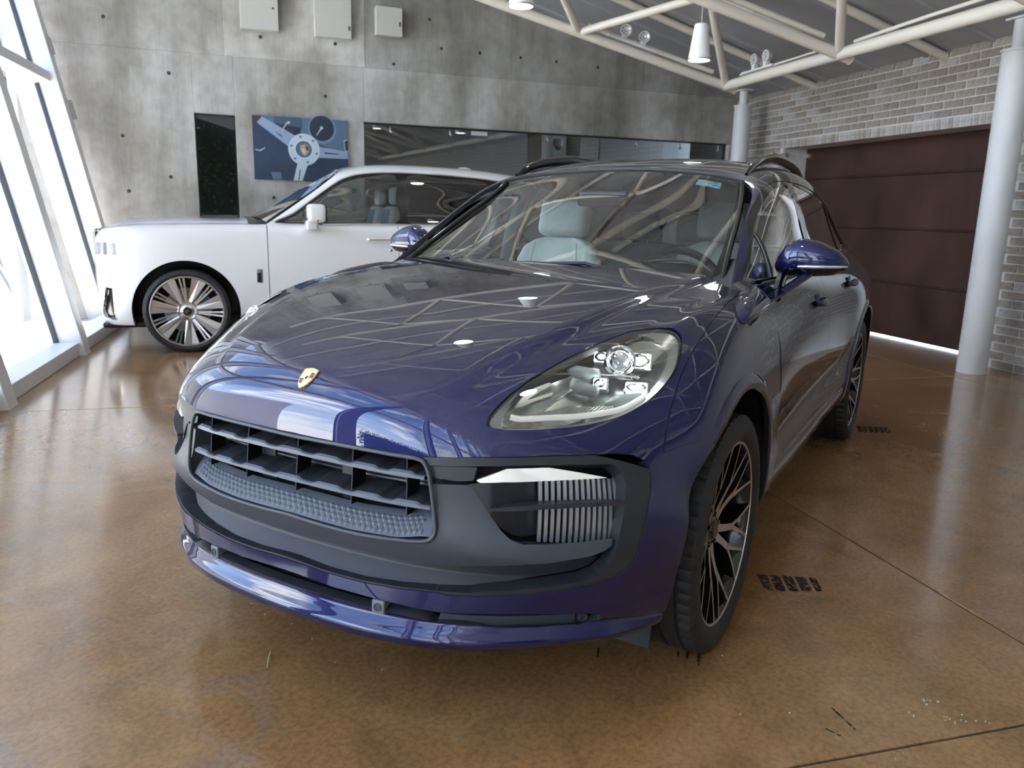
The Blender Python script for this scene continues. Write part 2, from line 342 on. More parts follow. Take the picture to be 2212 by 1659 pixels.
# ---- brick wall with door opening
bkm=[]
for k,(c) in enumerate([(.330,.285,.240),(.300,.255,.212),(.365,.325,.285),(.420,.395,.370),(.280,.240,.205)]):
    m=mat('brick_%d'%k,c,.85); d=[max(0,x*.72) for x in c]; e=[x*1.22 for x in c]
    noise_col(m,[(.3,d),(.5,c),(.7,e)],14,6,stretch=(1,1,2.2),bump=.3,bump_scale=60); bkm.append(m)
mort=mat('mortar',(.60,.585,.56),.9); noise_col(mort,[(.3,(.53,.51,.485)),(.7,(.66,.645,.62))],20,5,bump=.3,bump_scale=90)
ZB=2.93
sB=lambda x: x   # s coordinate
S_C=V(-9.62,-1.70,0)@A_; S_D0=(V(-8.765,-.882,0)@A_); S_D1=S_D0+3.62; S_E=13.
DZ=2.213
wbk=tag(bpy.data.objects.new('wall_brick',None),kind='structure'); link(wbk)
def bk(s0,s1,z0,z1,w0,w1,nm,m): return MB().obox(sw(s0,W_BRICK+w0,z0),(s1-s0)*A_,(w1-w0)*B_,V(0,0,z1-z0)).obj(nm,m,wbk,fix=True)
for (a,b_,z0,z1) in ((S_C-.2,S_D0,0,ZB),(S_D1,S_E,0,ZB),(S_D0,S_D1,DZ,ZB)): bk(a,b_,z0,z1,-.46,-.0035,'mortar_bed',mort)
bme=[]
def brick_mesh(l,h,d,m,seed):
    r=random.Random(seed); mb=MB()
    mb.obox(V(0,0,0),l*A_,d*B_,V(0,0,h)); me_o=mb.obj('brick',m,fix=True); me=me_o.data; bpy.data.objects.remove(me_o)
    bm=bmesh.new(); bm.from_mesh(me); bmesh.ops.bevel(bm,geom=bm.edges[:],offset=.004,segments=1,affect='EDGES'); bm.to_mesh(me); bm.free(); return me
BL,BH,GAP=.235,.0665,.0135
full=[brick_mesh(BL,BH,.06,m,i) for i,m in enumerate(bkm)]; half=[brick_mesh(BL/2-.006,BH,.06,m,i) for i,m in enumerate(bkm)]; sold=[brick_mesh(.064,.100,.06,m,i) for i,m in enumerate(bkm)]
random.seed(11); nb_=0
CH=BH+GAP; PITCH=BL+GAP
rest=MB()
def put(me,s,z,w_=-.055):
    o=bpy.data.objects.new('brick',me); link(o,wbk); o.location=sw(s,W_BRICK+w_+random.uniform(-.002,.003),z)
VIS=V(-5.75,2.2,0)@A_
z=.006; row=0
while z<ZB-.012:
    s=S_C+(0 if row%2 else -PITCH/2)
    while s<S_E:
        e=s+BL; inD=(z<DZ+.09 and e>S_D0+.001 and s<S_D1-.001)
        if not inD or z>=DZ+.10:
            if s>S_C-.05 and s<VIS and (z>1.4 or s>S_D1-.1 ): put(random.choices(full,(4,3,3,1.6,2))[0],s,z); nb_+=1
            else: rest.obox(sw(s,W_BRICK-.055,z),BL*A_,.06*B_,V(0,0,BH))
        else:
            if s<S_D0-.06 and e>S_D0: (put(random.choice(half),s,z) if z>1.4 else rest.obox(sw(s,W_BRICK-.055,z),(S_D0-s)*A_,.06*B_,V(0,0,BH)))
            if s<S_D1 and e>S_D1+.06:
                mb=MB().obox(sw(S_D1,W_BRICK-.055,z),(e-S_D1)*A_,.06*B_,V(0,0,BH)); mb.obj('brick',random.choice(bkm),wbk,fix=True)
        s+=PITCH
    z+=CH; row+=1
s=S_D0-.12
while s<S_D1+.15: put(random.choices(sold,(2,1,4,4,1))[0],s,DZ-.004); s+=.0775
ro=rest.obj('brick_field',bkm[0],wbk,fix=True); ro['kind']='stuff'
for z_ in [k*CH+.006 for k in range(17,28)]:     # jamb return bricks seen in the opening
    mb=MB().obox(sw(S_D0-.004,W_BRICK-.062,z_),-.06*A_+0*B_,-.22*B_,V(0,0,BH)) if int(z_/CH)%2 else MB().obox(sw(S_D0-.004,W_BRICK-.062,z_),-.06*A_,-.10*B_,V(0,0,BH))
    mb.obj('brick',random.choice(bkm),wbk,fix=True)
    if not int(z_/CH)%2: MB().obox(sw(S_D0-.004,W_BRICK-.172,z_),-.06*A_,-.16*B_,V(0,0,BH)).obj('brick',random.choice(bkm),wbk,fix=True)
# ---- weathering steel sectional door
dm=mat('rusted_steel',(.06,.03,.025),.62,.35)
noise_col(dm,[(.28,(.044,.020,.015)),(.5,(.068,.032,.023)),(.66,(.095,.045,.030)),(.8,(.13,.072,.050))],2.2,8,.65,stretch=(1,1,.6),bump=.12,bump_scale=40,rough_var=(.45,.75))
dr_=tag(bpy.data.objects.new('door_1',None),kind='structure'); link(dr_)
zs=[.022,.625,1.228,1.825,2.43]
for i in range(4):
    MB().obox(sw(S_D0+.01,W_BRICK-.40,zs[i]+.012),(S_D1-S_D0-.02)*A_,.05*B_,V(0,0,zs[i+1]-zs[i]-.022)).obj('door_panel',dm,dr_,bevel=.006,fix=True)
    MB().obox(sw(S_D0+.01,W_BRICK-.393,zs[i]-.004),(S_D1-S_D0-.02)*A_,.03*B_,V(0,0,.016)).obj('panel_rail',dm,dr_,fix=True)
MB().obox(sw(S_D0+.0,W_BRICK-.46,0),(S_D1-S_D0)*A_,.05*B_,V(0,0,2.5)).obj('door_backing',mat('door_dark',(.012,.01,.01),.9),dr_,fix=True).location=(0,0,.06)
MB().obox(sw(S_D0+.02,W_BRICK-.37,2.10),.10*A_,.07*B_,V(0,0,.045)).obj('door_guide',mat('galvanised',(.5,.5,.5),.4,.6),dr_,fix=True)
tag(MB().obox(sw(S_D0-1,W_BRICK-1.8,-.05),6*A_,1.28*B_,V(0,0,.045)).obj('ground_behind_door',ep,fix=True),kind='structure')
# ---- deck, end walls
def deckz(w_): d=w_-(W_BRICK+.39); return 2.93+.29*(d+.39)
dkm=mat('metal_deck',(.34,.345,.35),.5,.1); noise_col(dkm,[(.3,(.305,.308,.315)),(.7,(.375,.378,.385))],2.,4)
ce=tag(bpy.data.objects.new('ceiling',None),kind='structure'); link(ce)
wA,wB=W_BRICK-.45,W_FAC+1.6
s=-14.
while s<16:
    mb=MB(); prof=[(0,0),(.04,0),(.055,.018),(.225,.018),(.24,0),(.28,0),(.295,.018),(.475,.018),(.49,0),(.53,0),(.545,.018),(.745,.018),(.76,0),(.80,0)]
    prof=[(0,.0),(.74,.0),(.75,-.022),(.79,-.022),(.80,.0)]
    P=np.array([[sw(s+a,w_,deckz(w_)+.02+h) for a,h in prof] for w_ in (wA,wB)]); mb.grid(P); Q=P+V(0,0,.06); mb.grid(Q,True); mb.obj('deck_sheet',dkm,ce,fix=False); s+=.8
endm=mat('end_wall_paint',(.55,.55,.54),.7)
tag(MB().obox(sw(11.5,W_BRICK-.4,0),.2*A_,4.2*B_,V(0,0,5)).obj('wall_end',endm,fix=True),kind='structure')
tag(MB().obox(sw(11.5,W_BRICK+7.,0),.2*A_,1.6*B_,V(0,0,6)).obj('wall_end_pier',bkm[2],fix=True),kind='structure')
# ---- columns
colm=mat('column_paint',(.66,.66,.65),.45); noise_col(colm,[(.3,(.56,.56,.54)),(.55,(.66,.66,.65)),(.8,(.70,.70,.69))],3,6,stretch=(1,1,.5))
truss=mat('truss_paint',(.72,.67,.58),.42)
def column(x,y,r,zt,lab,ns):
    c=empty('steel_column',(x,y,0),0,lab,'column','white steel columns by the brick wall')
    MB().tube([(0,0,0),(0,0,zt)],r,40).obj('shaft',colm,c,smooth=40)
    MB().lathe([(.0,zt),(r+.012,zt),(r+.012,zt+.02),(.0,zt+.02)],40).obj('cap_plate',colm,c,smooth=30)
    MB().tube([(0,0,zt+.02),(0,0,ns)],r*.5,24).obj('neck',colm,c,smooth=40)
    MB().box((0,0,ns+.008),(.20,.16,.016),Rz(PI/4)).obj('top_plate',colm,c)
    return c
cR=V(-5.815,1.575,0); c2_=V(-8.80,-1.45,0)
column(cR[0],cR[1],.122,2.70,'white round steel column standing in front of the rust door beside the brick',2.955)
column(c2_[0],c2_[1],.112,2.755,'white round steel column in the far corner behind the blue car roof',2.955)

# ---- hedge and trees outside the open end, seen in the window reflections
lfm=mat('hedge_leaf',(.035,.075,.02),.6); noise_col(lfm,[(.3,(.02,.045,.012)),(.55,(.045,.095,.025)),(.75,(.10,.15,.05))],4,4)
def hedge(name,s0,s1,w0,w1,h,n,lab,seed):
    r=random.Random(seed); mb=MB(); E=empty(name,tuple(sw((s0+s1)/2,(w0+w1)/2,0)),0,lab,'hedge')
    o=sw((s0+s1)/2,(w0+w1)/2,0)
    for i in range(n):
        z=h*r.random()**.8; p=sw(r.uniform(s0,s1),r.uniform(w0,w1),z+.25*math.sin(i))-o; a=V(r.gauss(0,1),r.gauss(0,1),r.gauss(0,1)); a/=np.linalg.norm(a); b=np.cross(a,V(r.random(),r.random(),1)); b/=np.linalg.norm(b); L=r.uniform(.07,.13)
        mb.add([p-a*L,p+b*L*.45,p+a*L,p-b*L*.45],[(0,1,2,3)])
    q=mb.obj('foliage',lfm,E); q['kind']='stuff'
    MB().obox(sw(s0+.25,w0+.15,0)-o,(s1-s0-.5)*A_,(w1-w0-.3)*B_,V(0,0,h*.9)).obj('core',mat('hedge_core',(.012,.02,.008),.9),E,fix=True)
hedge('hedge',16.6,17.9,W_BRICK+.3,W_FAC+6,6.5,14000,'clipped green hedge outside the far open end of the showroom',2)
hedge('garden_hedge',2.5,15.5,W_FAC+7.5,W_FAC+8.6,1.6,9000,'low green hedge outside beyond the glass facade',4)
# ================================================================== ROOF FRAME, LAMPS, WALL FITTINGS
n1=V(-7.387,-1.299,2.814); e1=2.037*A_; e2=V(1.319,-1.296,.444); T0=V(-5.937,-1.113,3.456)
tr=empty('roof_truss',(0,0,0),0,'cream tubular steel space frame under the grey metal deck','roof truss')
def bn(i,j): return n1+i*e1+j*e2
def tn(i,j): return T0+i*e1+j*e2
I0,I1,J1=0,6,3
def part_tube(name,a,b,r,n=14,m=None):
    return MB().tube([a,b],r,n).obj(name,m or truss,tr,smooth=40)
for i in range(I0,I1+1):
    part_tube('lower_chord',bn(i,0)-.07*e2,bn(i,J1)+.4*e2,.052)
    a=bn(i,0)-.07*e2; d=e2/np.linalg.norm(e2); MB().lathe([(.0001,-.016),(.04,-.011),(.056,.0),(.0525,.006)],14).obj('end_cap',truss,tr,smooth=60).matrix_world=Matrix.LocRotScale(Vector(a-d*.0),Vector(d).to_track_quat('Z','Y'),None)
    # purlin tube under the deck, above the chord, reaching the brick wall
    pa=sw(bn(i,0)@A_-.10,W_BRICK-.02); pb=sw(bn(i,0)@A_-.10,W_FAC+.9)
    pa[2]=deckz(pa@B_)-.035; pb[2]=deckz(pb@B_)-.035
    part_tube('purlin',pa,pb,.042)
    MB().tube([bn(i,0)+V(0,0,.10)+.1*e2,bn(i,1)+V(0,0,.10)-.06*e2],.030,10).obj('light_tube',truss,tr,smooth=40)
    for j in range(0,J1+1):
        MB().lathe([(.0001,.05),(.02,.05),(.060,.02),(.066,-.02),(.04,-.05),(.0001,-.055)],14).obj('node',truss,tr,smooth=60).location=bn(i,j)+V(0,0,.02)
        for (ti,tj) in ((i,j),(i-1,j),(i,j-1),(i-1,j-1)):
            if I0<=ti<I1 and 0<=tj<J1: 
                a,b=bn(i,j),tn(ti,tj); part_tube('web',a+(b-a)*.03,b-(b-a)*.02,.042)
for j in (0,): part_tube('edge_beam',bn(I0,j)-.015*e1,bn(I1,j)+.2*e1,.056)
MB().tube([bn(0,0)+.15*e1+V(0,0,.075),bn(1,0)-.12*e1+V(0,0,.085)],.011,8).obj('conduit',truss,tr,smooth=40)
MB().tube([bn(1,0)+.1*e1+V(0,0,.075),bn(1,0)+.55*e1+V(0,0,.10),bn(2,0)+.4*e1+V(0,0,.12)],.016,8).obj('conduit',truss,tr,smooth=40)
MB().tube([bn(1,0)+V(0,0,.07)+.5*e2,bn(1,0)+V(0,0,.10)+.2*e2,bn(1,0)+V(0,0,.05)],.007,8).obj('cable',mat('cable_grey',(.4,.39,.37),.5),tr,smooth=40)
# ---- pendants
lampm=mat('lamp_white',(.80,.80,.79),.4); glow=mat('lamp_diffuser',(1,1,1),.5,emit=((1,.97,.92),9.))
def pendant(p,top,lab,watt=6):
    x,y,z=p
    L_=empty('pendant_lamp',(x,y,z),0,lab,'lamp','white cone pendant lamps')
    MB().lathe([(.0001,.300),(.050,.300),(.0565,.296),(.060,.288),(.0985,.0),(.0955,.0),(.057,.286),(.0001,.290)],48).obj('shade',lampm,L_,smooth=50)
    MB().lathe([(.1005,-.004),(.1005,.010),(.093,.010),(.093,-.004)],48,closed=True).obj('rim',mat('lamp_rim',(.45,.46,.48),.3,.5),L_,smooth=40)
    MB().lathe([(.0001,.004),(.094,.004)],48).obj('diffuser',glow,L_)
    MB().tube([(0,0,.30),(0,0,top-z)],.0035,8).obj('cord',mat('cord_beige',(.55,.50,.42),.6),L_,smooth=40)
    ld=bpy.data.lights.new('pendant_light','SPOT'); ld.energy=watt; ld.spot_size=math.radians(120); ld.spot_blend=.6; ld.shadow_soft_size=.09; ld.color=(1,.95,.88)
    lo=bpy.data.objects.new('pendant_light',ld); link(lo,L_); lo.location=(0,0,-.01)
    return L_
pendant((-4.967,-.862,2.669),3.17,'white cone pendant lamp hanging fully in view beside the roof tubes')
pendant((-3.49,-1.85,2.893),3.45,'white cone pendant lamp cut by the top edge of the view')
pq=(e1*1.0)
PEND=[(V(-2.6,.35,2.9),'white cone pendant lamp overhead near the windscreen of the blue car'),(V(-1.3,-1.3,3.35),'white cone pendant lamp overhead above the bonnet of the blue car'),(V(.3,.9,3.0),'white cone pendant lamp overhead beside the blue front wing')]
for p,lb in PEND: pendant(tuple(p),p[2]+.7,lb)
# ---- twin emergency spot units
spm=mat('emergency_white',(.72,.72,.70),.4); spl=mat('emergency_lens',(.55,.56,.57),.12,.6)
def emergency(p,ax,face,lab):
    R=frame(ax,np.cross(UPZ,ax)/np.linalg.norm(np.cross(UPZ,ax)),np.cross(ax,np.cross(UPZ,ax)/np.linalg.norm(np.cross(UPZ,ax))))
    E=empty('emergency_light',(0,0,0),0,lab,'emergency light','twin head emergency lights on the truss')
    E.matrix_world=Matrix.LocRotScale(Vector(p),Matrix(R.tolist()).to_quaternion(),None)
    MB().box((0,0,0),(.60,.09,.022)).obj('base_plate',spm,E,bevel=.004,fix=True)
    fl=R.T@face; fl/=np.linalg.norm(fl)
    for x in (-.10,.13):
        MB().box((x,0,.035),(.055,.05,.06)).obj('bracket',spm,E,bevel=.004,fix=True)
        c=V(x,0,.115)
        H=MB().lathe([(.0001,-.055),(.03,-.055),(.05,-.03),(.062,.0),(.064,.02),(.056,.02),(.05,.008),(.0001,.008)],28).obj('lamp_head',spm,E,smooth=40)
        H.matrix_local=Matrix.LocRotScale(Vector(c),Vector(fl).to_track_quat('Z','Y'),None)
        G=MB().lathe([(.0001,.012),(.020,.016),(.021,.011)],24).obj('bulb',spl,H,smooth=40)
        MB().lathe([(.030,.009),(.047,.017),(.052,.018),(.031,.007)],28).obj('reflector',spl,H,smooth=40)
        for k in range(8):
            a=k*PI/4; MB().box((.036*math.cos(a),.036*math.sin(a),.018),(.030,.006,.004),Rz(a)).obj('grille_rib',spm,H,fix=True)
a_=e2/np.linalg.norm(e2)
cpos=V(2.293,1.478,1.307)
p1=n1+.665*e2+V(0,0,.075); emergency(p1-a_*0+WL*.02,-a_,cpos-p1+V(0,0,.5),'twin head emergency light on the sloping chord below the concrete wall')
p2=n1+.34*e1+V(0,0,.075); emergency(p2,A_,V(1.2,-1.2,-.1),'twin head emergency light on the level beam above the brick wall')
# ---- wall cabinets
bxm=mat('cabinet_paint',(.52,.51,.46),.45)
def wbox(a0,a1,z0,z1,lab,handle):
    a0,a1=min(a0,a1),max(a0,a1)
    E=empty('wall_cabinet',tuple(wall((a0+a1)/2,z0,0)),0,lab,'cabinet','metal cabinets high on the concrete wall')
    E.matrix_world=Matrix.LocRotScale(Vector(wall((a0+a1)/2,z0,0)),Matrix(RW.tolist()).to_quaternion(),None)
    w_,h=a1-a0,z1-z0
    MB().box((0,h/2,.055),(w_-.01,h-.01,.11)).obj('body',bxm,E,bevel=.004,fix=True)
    D_=MB().box((0,h/2,.122),(w_,h,.022)).obj('door',bxm,E,bevel=.005,fix=True)
    hx=w_/2-.035
    if handle=='lock': MB().lathe([(.012,.0),(.012,.006),(.0001,.006)],16).obj('lock',mat('lock_dark',(.06,.06,.06),.4),D_).location=(hx-.02,h*.35,.133)
    else: MB().box((hx,.0,.142),(.016,.05,.016)).obj('handle',mat('lock_dark',(.06,.06,.06),.4),D_,bevel=.003,fix=True).location=(0,h*handle,0)
wbox(-1.10,-.685,3.275,3.95,'left metal cabinet with a round lock, above the tall window','lock')
wbox(-1.93,-1.505,3.265,3.97,'middle metal cabinet, the lowest hanging of the three','lock' if False else .16)
wbox(-2.535,-2.215,3.345,3.665,'small square metal cabinet, right of the other two',.42)
# ---- poster
P_=empty('poster',(0,0,0),0,'blue toned canvas print of a three spoke steering wheel','poster')
P_.matrix_world=Matrix.LocRotScale(Vector(wall(-.769,1.627,.002)),Matrix(RW.tolist()).to_quaternion(),None)
PW,PH=1.10,.726
navy=mat('print_navy',(.030,.050,.098),.6); noise_col(navy,[(.3,(.022,.037,.075)),(.7,(.042,.068,.125))],3,4)
def flat(poly,lvl,name,m,hole=None):
    # poly in (u right, v down) 0..1
    return MB().prism([(u*PW,(1-v)*PH) for u,v in poly],.030+lvl*.0008-.0004,.030+lvl*.0008).obj(name,m,P_,fix=True)
MB().box((PW/2,PH/2,.015),(PW,PH,.03)).obj('canvas',navy,P_,fix=True)
def circ(u,v,r,n=40,a0=0,a1=360): return [(u+r/PW*math.cos(math.radians(a0+(a1-a0)*k/n)),v+r/PH*math.sin(math.radians(a0+(a1-a0)*k/n))) for k in range(n+(0 if a1-a0==360 else 1))]
clip=lambda pl:[(min(1,max(0,a)),min(1,max(0,b))) for a,b in pl]
dash=mat('print_dash',(.10,.16,.25),.6); dial=mat('print_dial',(.022,.035,.06),.6); alu=mat('print_alu',(.27,.36,.50),.55); alul=mat('print_alu_light',(.52,.60,.68),.55)
flat([(.05,0),(1,0),(1,.50),(.80,.46),(.62,.38),(.45,.30),(.20,.14)],1,'print_dashboard',dash)
flat([(.0,.0),(.10,0),(.02,.13),(0,.2)],2,'print_rim',mat('print_wood',(.07,.045,.05),.6))
flat(clip(circ(.37,.09,.165)),2,'print_gauge',mat('print_gauge_blue',(.06,.105,.16),.6)); flat(clip([(.24,.10),(.50,.16),(.49,.26),(.42,.33),(.32,.33),(.25,.24)]),3,'print_gauge',dial)
flat(circ(.725,.165,.165),2,'print_gauge',mat('print_bezel',(.17,.26,.37),.6)); flat(circ(.722,.150,.145),3,'print_gauge',dial)
ndl=mat('print_needle',(.45,.55,.62),.6)
flat([(.355,.075),(.365,.095),(.30,.225),(.295,.22)],5,'print_needle',ndl); flat(circ(.375,.085,.016,16),6,'print_needle',ndl)
flat([(.712,.135),(.722,.15),(.665,.27),(.66,.265)],5,'print_needle',ndl); flat(circ(.72,.14,.018,16),6,'print_needle',ndl)
flat([(.955,.33),(1,.30),(1,.50),(.965,.50)],3,'print_trim',dial); flat([(.955,.32),(1,.30),(1,.315),(.965,.335),(.975,.49),(1,.48),(1,.495),(.968,.51)],4,'print_trim',ndl)
flat([(.02,.52),(.06,.54),(.12,.49),(.125,.50),(.07,.555),(.02,.54)],3,'print_glint',ndl)
flat([(.045,.11),(.10,.015),(.47,.31),(.37,.47)],4,'print_spoke',alu); flat([(.62,.43),(1,.50),(1,.62),(.63,.62)],4,'print_spoke',alu); flat([(.46,.68),(.575,.68),(.50,1.),(.405,1.)],4,'print_spoke',alul)
for q in ([(.22,.22),(.29,.29),(.31,.33),(.27,.29)],[(.74,.525),(.91,.545),(.90,.555),(.75,.55)],[(.475,.82),(.485,.82),(.467,.99),(.455,.99)]): flat(q,6,'print_slot',dial)
flat(circ(.527,.50,.185),5,'print_hub',alul); flat(circ(.524,.495,.110),6,'print_hub',mat('print_ring',(.62,.68,.73),.5)); flat(circ(.524,.495,.096),7,'print_hub',mat('print_horn',(.075,.14,.21),.5))
for k in range(6):
    a=math.radians(-105+60*k); flat(circ(.527+.150/PW*math.cos(a),.50+.150/PH*math.sin(a),.014,14),7,'print_bolt',mat('print_bolt',(.10,.17,.25),.5))
flat([(.49,.43),(.55,.41),(.585,.45),(.575,.53),(.535,.60),(.505,.57),(.485,.50)],8,'print_crest',mat('print_gold',(.42,.34,.22),.5))
flat([(.54,.425),(.58,.455),(.57,.52),(.548,.50)],9,'print_crest',mat('print_crest_dark',(.08,.06,.05),.5)); flat([(.50,.49),(.53,.48),(.545,.53),(.53,.575),(.51,.55)],9,'print_crest',mat('print_gold_light',(.60,.52,.40),.5))
flat([(.17,.88),(.275,.87),(.285,.99),(.19,.99)],2,'print_knob',dash)
# ---- small fittings on the last mullion
def fit(s,t,w_,sz,lab,cat,m,nm):
    E=empty(nm,(0,0,0),0,lab,cat); E.matrix_world=Matrix.LocRotScale(Vector(fac(s,t,w_)),Matrix(frame(A_,FU,np.cross(A_,FU)).tolist()).to_quaternion(),None)
    MB().box((0,0,0),sz).obj('housing',m,E,bevel=.004,fix=True); return E
MB3=[s for s in MS if abs(s-(fac_s0+.06-1.985*2))<.01][0]
wbx=mat('switch_white',(.62,.62,.60),.45)
E=fit(MB3+.05,2.93,-.06,(.075,.16,.02),'white rocker switch plate on the last mullion','switch',wbx,'light_switch')
MB().box((.0,0,.012),(.035,.06,.008)).obj('rocker',wbx,E,bevel=.002,fix=True)
E=fit(MB3-.035,2.30,-.045,(.07,.20,.06),'small cream sensor box on the side of the last mullion','sensor',mat('sensor_cream',(.60,.56,.47),.5),'motion_sensor')
MB().box((-.036,-.03,.0),(.004,.06,.03)).obj('sensor_window',mat('sensor_grey',(.4,.4,.38),.3),E,fix=True)
# ---- tyre marks, twig, specks on the floor
rub=mat('tyre_mark',(.018,.016,.015),.75)
def mark_mat(m):
    n,l,b=nodes(m); t=n.new('ShaderNodeTexCoord'); q=n.new('ShaderNodeTexNoise'); q.inputs['Scale'].default_value=55; q.inputs['Detail'].default_value=6; l.new(t.outputs['Object'],q.inputs['Vector'])
    r=n.new('ShaderNodeValToRGB'); r.color_ramp.elements[0].position=.38; r.color_ramp.elements[1].position=.60; r.color_ramp.elements[0].color=(.9,.9,.9,1); r.color_ramp.elements[1].color=(.05,.05,.05,1)
    l.new(q.outputs['Fac'],r.inputs[0]); l.new(r.outputs[0],b.inputs['Alpha'])
mark_mat(rub)
def mark(name,polys,lab):
    E=empty(name,(0,0,0),0,lab,'tyre mark','black rubber marks on the floor')
    for p in polys: MB().prism([(a,b) for a,b in p],.0004,.0009).obj('smear',rub,E,fix=True)

def bas(t):
    return np.stack([(1-t)**3,3*t**3-6*t**2+4,-3*t**3+3*t**2+3*t+1,t**3],-1)/6
def dbas(t):
    return np.stack([-(1-t)**2*3,9*t**2-12*t,-9*t**2+6*t+3,3*t**2],-1)/6
def fitmat(n,lam):
    # data at integer params 0..n-1, control n+2 (ghost at each end)
    A=np.zeros((n,n+2))
    for i in range(n): A[i,i:i+3]=[1/6,4/6,1/6]
    D2=np.zeros((2,n+2)); D2[0,:3]=[1,-2,1]; D2[1,-3:]=[1,-2,1]
    D3=np.diff(np.eye(n+2),n=3,axis=0)
    M=A.T@A+1e-3*D2.T@D2+lam*D3.T@D3
    return np.linalg.solve(M,A.T)
class Surf:
    """smoothing bicubic surface through grid D[i,j,3]; params (i,j)"""
    def __init__(s,D,lu=.01,lv=.01):
        D=np.asarray(D,float); n,m=D.shape[:2]; s.n,s.m=n,m
        s.C=np.einsum('ai,ijk,bj->abk',fitmat(n,lu),D,fitmat(m,lv))
    def ev(s,u,v,nrm=False):
        u=np.asarray(u,float);v=np.asarray(v,float)
        i=np.clip(np.floor(u).astype(int),0,s.n-2);j=np.clip(np.floor(v).astype(int),0,s.m-2)
        a=u-i;b=v-j
        Bu,Bv=bas(a),bas(b)
        K=s.C[i[...,None,None]+np.arange(4)[:,None],j[...,None,None]+np.arange(4)[None,:]]
        P=np.einsum('...a,...b,...abk->...k',Bu,Bv,K)
        if not nrm: return P
        Su=np.einsum('...a,...b,...abk->...k',dbas(a),Bv,K);Sv=np.einsum('...a,...b,...abk->...k',Bu,dbas(b),K)
        N=np.cross(Su,Sv);N/=np.linalg.norm(N,axis=-1,keepdims=True)+1e-12
        return P,N
# ---- front patch
FV=[ # per V curve: list of (x,y,z) u0..u8
 [(-.75,0,1.14),(-.75,.2,1.138),(-.75,.42,1.13),(-.75,.6,1.115),(-.75,.74,1.09),(-.75,.825,1.055),(-.75,.885,.99),(-.75,.93,.87),(-.75,.94,.70)],
 [(-.45,0,1.113),(-.45,.2,1.111),(-.45,.42,1.104),(-.45,.6,1.09),(-.45,.74,1.072),(-.45,.83,1.042),(-.45,.895,.98),(-.45,.938,.86),(-.45,.945,.70)],
 [(-.15,0,1.085),(-.15,.2,1.083),(-.15,.42,1.077),(-.15,.6,1.066),(-.15,.735,1.050),(-.15,.83,1.022),(-.15,.90,.962),(-.15,.945,.85),(-.15,.95,.70)],
 [(.15,0,1.047),(.15,.2,1.045),(.148,.41,1.04),(.145,.59,1.03),(.14,.725,1.012),(.13,.82,.983),(.12,.895,.925),(.11,.948,.83),(.10,.955,.70)],
 [(.42,0,1.0),(.418,.2,.998),(.41,.405,.99),(.39,.575,.975),(.36,.69,.953),(.325,.79,.915),(.295,.875,.86),(.27,.935,.79),(.25,.95,.69)],
 [(.62,0,.948),(.615,.2,.946),(.60,.39,.937),(.56,.55,.918),(.50,.665,.893),(.435,.768,.855),(.375,.855,.81),(.33,.92,.75),(.30,.945,.67)],
 [(.76,0,.902),(.755,.195,.90),(.735,.375,.89),(.69,.525,.868),(.615,.65,.84),(.53,.755,.805),(.45,.842,.765),(.385,.912,.71),(.34,.942,.64)],
 [(.84,0,.847),(.837,.195,.845),(.82,.365,.836),(.775,.515,.816),(.695,.645,.79),(.60,.755,.76),(.505,.842,.72),(.425,.91,.665),(.37,.938,.60)],
 [(.860,0,.787),(.858,.195,.785),(.845,.365,.778),(.80,.51,.763),(.72,.64,.742),(.625,.755,.712),(.525,.845,.672),(.44,.91,.62),(.38,.936,.56)],
 [(.858,0,.71),(.857,.2,.71),(.845,.37,.705),(.805,.51,.695),(.735,.64,.675),(.64,.76,.648),(.54,.85,.612),(.452,.912,.57),(.39,.936,.51)],
 [(.873,0,.57),(.87,.2,.57),(.852,.375,.565),(.812,.515,.556),(.745,.645,.542),(.652,.765,.522),(.55,.855,.498),(.46,.914,.465),(.395,.935,.425)],
 [(.897,0,.42),(.893,.2,.42),(.868,.38,.417),(.822,.51,.412),(.752,.64,.406),(.657,.757,.396),(.555,.847,.382),(.465,.906,.362),(.40,.93,.34)],
 [(.912,0,.32),(.906,.2,.32),(.876,.38,.319),(.826,.505,.318),(.752,.628,.316),(.652,.742,.312),(.55,.832,.306),(.465,.89,.298),(.405,.915,.29)],
 [(.905,0,.255),(.898,.2,.255),(.866,.375,.256),(.814,.495,.258),(.74,.612,.26),(.64,.722,.262),(.542,.812,.262),(.46,.872,.26),(.40,.898,.258)],
]
TILT={6:-.004,7:-.013,8:-.010,9:.010,10:.009,11:.003}
for _r,_d in TILT.items():
    FV[_r]=[(x+_d*np.cos(np.radians(t)),y+_d*np.sin(np.radians(t)),z) for (x,y,z),t in zip(FV[_r],(0,5,12,25,38,48,58,70,80))]
def full(FV):
    F=np.array(FV); R=F[:,:0:-1].copy(); R[...,1]*=-1
    return np.concatenate([R,F],1)
front=Surf(full(FV),.02,.02)

# ---- side patch (left): columns along x (front to rear), rows from belt down
SX=[-.15,-.45,-.8,-1.15,-1.5,-1.85,-2.2,-2.5,-2.8,-3.1,-3.35,-3.55,-3.68,-3.76]
